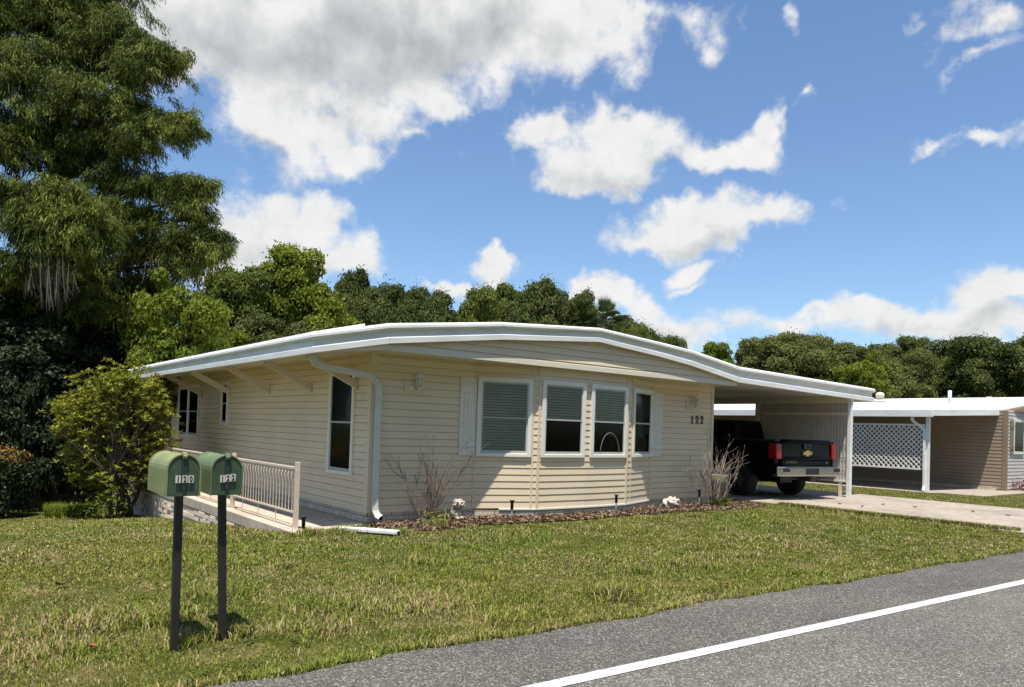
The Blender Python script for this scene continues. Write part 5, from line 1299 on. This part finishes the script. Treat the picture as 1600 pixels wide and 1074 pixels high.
# ------------------------------------------------------------------ sky, sun, camera
SUN = _n(np.array([-.20,-.22,1.0]))
EXPOSURE = 0.55
def world():
    w = bpy.data.worlds.new('World'); scn.world = w; w.use_nodes = True; nt = w.node_tree; nt.nodes.clear()
    out = nt.nodes.new('ShaderNodeOutputWorld'); bg = nt.nodes.new('ShaderNodeBackground'); bg.inputs[1].default_value = .10
    sky = nt.nodes.new('ShaderNodeTexSky'); sky.sky_type = 'NISHITA'; sky.sun_disc = False
    sky.sun_elevation = math.asin(SUN[2]); sky.sun_rotation = math.atan2(SUN[0], SUN[1]) % (2*math.pi)
    sky.air_density = 1.0; sky.dust_density = .6; sky.ozone_density = 1.6
    tc = nt.nodes.new('ShaderNodeTexCoord'); V = tc.outputs['Generated']
    sep = nt.nodes.new('ShaderNodeSeparateXYZ'); nt.links.new(V, sep.inputs[0])
    def math_(op, a, b=None, c=None):
        m = nt.nodes.new('ShaderNodeMath'); m.operation = op
        for i, x in enumerate((a, b, c)):
            if x is None: continue
            if isinstance(x, (int, float)): m.inputs[i].default_value = x
            else: nt.links.new(x, m.inputs[i])
        return m.outputs[0]
    AZ0 = math.atan2(FWD[1], FWD[0])
    # azimuth measured clockwise from the view's compass bearing, elevation upwards
    rx = math_('ADD', math_('MULTIPLY', sep.outputs[0], math.cos(AZ0)), math_('MULTIPLY', sep.outputs[1], math.sin(AZ0)))
    ry = math_('SUBTRACT', math_('MULTIPLY', sep.outputs[0], math.sin(AZ0)), math_('MULTIPLY', sep.outputs[1], math.cos(AZ0)))
    az = math_('ARCTAN2', ry, rx); el = math_('ARCSINE', math_('MAXIMUM', math_('MINIMUM', sep.outputs[2], 1.0), -1.0))
    cmb = nt.nodes.new('ShaderNodeCombineXYZ'); nt.links.new(az, cmb.inputs[0]); nt.links.new(el, cmb.inputs[1]); U = cmb.outputs[0]
    def vm(op, a, b=None, c=None):
        m = nt.nodes.new('ShaderNodeVectorMath'); m.operation = op
        for i, x in enumerate((a, b, c)):
            if x is None: continue
            if isinstance(x, tuple): m.inputs[i].default_value = x
            elif isinstance(x, (int, float)): m.inputs['Scale'].default_value = x
            else: nt.links.new(x, m.inputs[i])
        return m
    def nz(scale, detail, rough, vec, col=False):
        n = nt.nodes.new('ShaderNodeTexNoise'); n.inputs['Scale'].default_value = scale; n.inputs['Detail'].default_value = detail; n.inputs['Roughness'].default_value = rough
        nt.links.new(vec, n.inputs['Vector']); return n.outputs[1 if col else 0]
    # ragged warp of the layout
    def warp(amount, scale, vec, det=3):
        c = vm('SUBTRACT', nz(scale, det, .55, vec, True), (.5,.5,.5)).outputs[0]; c = vm('MULTIPLY', c, (amount, amount, 0)).outputs[0]
        return vm('ADD', vec, c).outputs[0]
    W1 = warp(.14, 9.0, U, 5)
    def ae(px, py):
        d = ray(px, py); a = AZ0 - math.atan2(d[1], d[0]); return a, math.asin(d[2])
    def field(vec, lobes):
        acc = None
        for (px, py, rx_, ry_, s) in lobes:
            a, e_ = ae(px, py); ra = rx_/F_PX; re = ry_/F_PX
            q = vm('MULTIPLY_ADD', vec, (1/ra, 1/re, 0), (-a/ra, -e_/re, 0)).outputs[0]
            l = vm('LENGTH', q).outputs['Value']
            v = math_('MULTIPLY_ADD', l, -s, s)          # s*(1-l)
            acc = v if acc is None else math_('SMOOTH_MAX', acc, v, .25)
        return acc
    lobes = [(330,20,190,70,1),(640,0,330,70,1.3),(860,15,190,60,1.2),(450,60,260,90,1.2),(450,50,240,100,1),(600,70,230,110,1),(760,50,230,110,1),(890,60,150,75,1),(955,58,80,42,.8),(1005,30,60,36,.7),(430,140,120,60,1),(425,215,110,58,1),(520,200,115,58,1),(590,165,90,55,.9),(700,150,70,30,.8),(240,40,120,80,1),
             (440,355,130,75,1),(370,370,90,70,1),(500,325,60,48,1),(440,310,50,34,.9),(555,400,60,48,.9),(400,410,190,55,1),
             (990,190,55,48,1),(955,215,120,58,1),(850,218,75,30,.9),(920,260,105,42,1),(1015,235,80,48,1),(1105,245,100,30,.9),(1170,222,52,40,1),(1192,180,26,42,.9),
             (1100,350,150,54,1.1),(1035,362,95,36,1),(1185,347,95,36,.95),(1088,416,55,24,.8),(1085,445,40,14,.5),
             (772,425,58,26,1),(700,452,80,18,.8),
             (962,452,48,52,1.2),(925,455,60,40,1.1),(1000,485,66,48,1),(1050,515,110,36,.8),(1120,515,110,32,.6),
             (1370,490,80,34,1),(1345,475,40,22,.9),(1450,505,120,38,1),(1540,455,80,48,1.1),(1590,450,70,52,1.1),(1510,505,190,40,1),(1290,505,90,18,.6),(1250,520,120,20,.5),
             (1465,230,26,15,.6),(1530,234,38,13,.55),(1598,205,20,28,.5),(1485,45,44,42,.5),(1540,52,50,22,.5),(1515,108,44,18,.5),(1430,40,18,26,.4),(1257,20,18,30,.5),(1265,172,22,11,.6),(1105,55,28,24,.4),(1090,18,90,24,.4),(640,205,45,14,.5)]
    F1 = field(W1, lobes)
    puff = nz(16, 9, .58, U); puff2 = nz(42, 6, .6, U)
    dens = math_('ADD', F1, math_('MULTIPLY_ADD', puff, 1.25, -.66))
    dens = math_('ADD', dens, math_('MULTIPLY_ADD', puff2, .5, -.25))
    # loose fair weather clouds over the rest of the sky, outside the view
    az_out = math_('SMOOTH_MAX', math_('SUBTRACT', math_('ABSOLUTE', az), .78), math_('SUBTRACT', el, .60), .1)
    gen = math_('MULTIPLY', math_('MULTIPLY_ADD', nz(3.2, 6, .55, V), 5.0, -2.9), math_('MINIMUM', math_('MAXIMUM', math_('MULTIPLY', az_out, 6.0), 0.0), 1.0))
    mr = nt.nodes.new('ShaderNodeMapRange'); mr.interpolation_type = 'SMOOTHSTEP'; nt.links.new(dens, mr.inputs[0]); mr.inputs[1].default_value = .0; mr.inputs[2].default_value = .55
    mr2 = nt.nodes.new('ShaderNodeMapRange'); mr2.interpolation_type = 'SMOOTHSTEP'; nt.links.new(gen, mr2.inputs[0]); mr2.inputs[1].default_value = 0; mr2.inputs[2].default_value = .8
    alpha = math_('MAXIMUM', mr.outputs[0], math_('MULTIPLY', mr2.outputs[0], .55))
    above = nt.nodes.new('ShaderNodeMapRange'); nt.links.new(el, above.inputs[0]); above.inputs[1].default_value = -.02; above.inputs[2].default_value = .03
    alpha = math_('MULTIPLY', alpha, above.outputs[0])
    # shade: thick parts and undersides are greyer
    greys = [(470,95,210,75,1.5),(640,60,240,70,1.5),(780,55,150,55,1.2),(330,60,160,70,1.2),(420,262,120,20,.6),(950,268,150,30,.8),(1110,378,120,20,.8),(770,440,60,12,.6),(1440,520,150,26,.7),(1560,500,90,26,.7),(430,400,170,40,.5),(1040,520,120,22,.7),(290,40,160,50,.7)]
    G = field(W1, greys)
    up_ = vm('ADD', U, (-.010, .022, 0)).outputs[0]
    relief = math_('SUBTRACT', nz(16, 9, .58, up_), puff)       # >0 where thicker above: shaded
    sh = math_('ADD', math_('MULTIPLY', math_('MAXIMUM', G, 0.0), .55), math_('MULTIPLY', relief, 1.0))
    sh = math_('ADD', sh, math_('MULTIPLY_ADD', nz(7, 5, .55, U), .5, -.25))
    cr = nt.nodes.new('ShaderNodeValToRGB'); nt.links.new(math_('ADD', sh, .25), cr.inputs[0]); e = cr.color_ramp.elements
    e[0].position = 0; e[0].color = (6.3,6.3,6.25,1); e[1].position = 1; e[1].color = (3.3,3.42,3.55,1); m_ = e.new(.34); m_.color = (5.75,5.8,5.8,1); m2 = e.new(.65); m2.color = (4.4,4.52,4.6,1)
    tint = nt.nodes.new('ShaderNodeMix'); tint.data_type = 'RGBA'; tint.blend_type = 'MULTIPLY'; tint.inputs[0].default_value = 1; nt.links.new(sky.outputs[0], tint.inputs[6]); tint.inputs[7].default_value = (SKY_T[0],SKY_T[1],SKY_T[2],1)
    mx = nt.nodes.new('ShaderNodeMix'); mx.data_type = 'RGBA'; nt.links.new(alpha, mx.inputs[0]); nt.links.new(tint.outputs[2], mx.inputs[6]); nt.links.new(cr.outputs[0], mx.inputs[7])
    nt.links.new(mx.outputs[2], bg.inputs[0]); nt.links.new(bg.outputs[0], out.inputs[0])
    w.cycles.sampling_method = 'MANUAL'; w.cycles.sample_map_resolution = 1024
SKY_T = (.92, 1.05, 1.16)
world()
sun = bpy.data.lights.new('sun', 'SUN'); sun.energy = 5.0; sun.angle = math.radians(.53); sun.color = (1.0,.955,.88)
so = bpy.data.objects.new('sun', sun); COL.objects.link(so); so.rotation_euler = Vector(tuple(SUN)).to_track_quat('Z','Y').to_euler(); so.location = (0,0,30)

cam = bpy.data.cameras.new('camera'); co = bpy.data.objects.new('camera', cam); COL.objects.link(co)
m4 = Matrix.Identity(4)
for i in range(3):
    m4[i][0] = R[i,0]; m4[i][1] = -R[i,1]; m4[i][2] = -R[i,2]; m4[i][3] = CAM[i]
co.matrix_world = m4
cam.sensor_width = 36; cam.lens = 36*F_PX/W_PX; cam.shift_x = 0; cam.shift_y = (CY - H_PX/2)/W_PX; cam.clip_end = 2000; cam.clip_start = .05
scn.camera = co
vs = scn.view_settings; vs.view_transform = 'Standard'; vs.look = 'None'; vs.gamma = 1; vs.exposure = EXPOSURE
scn.cycles.max_bounces = 8; scn.cycles.transparent_max_bounces = 12; scn.cycles.use_denoising = True
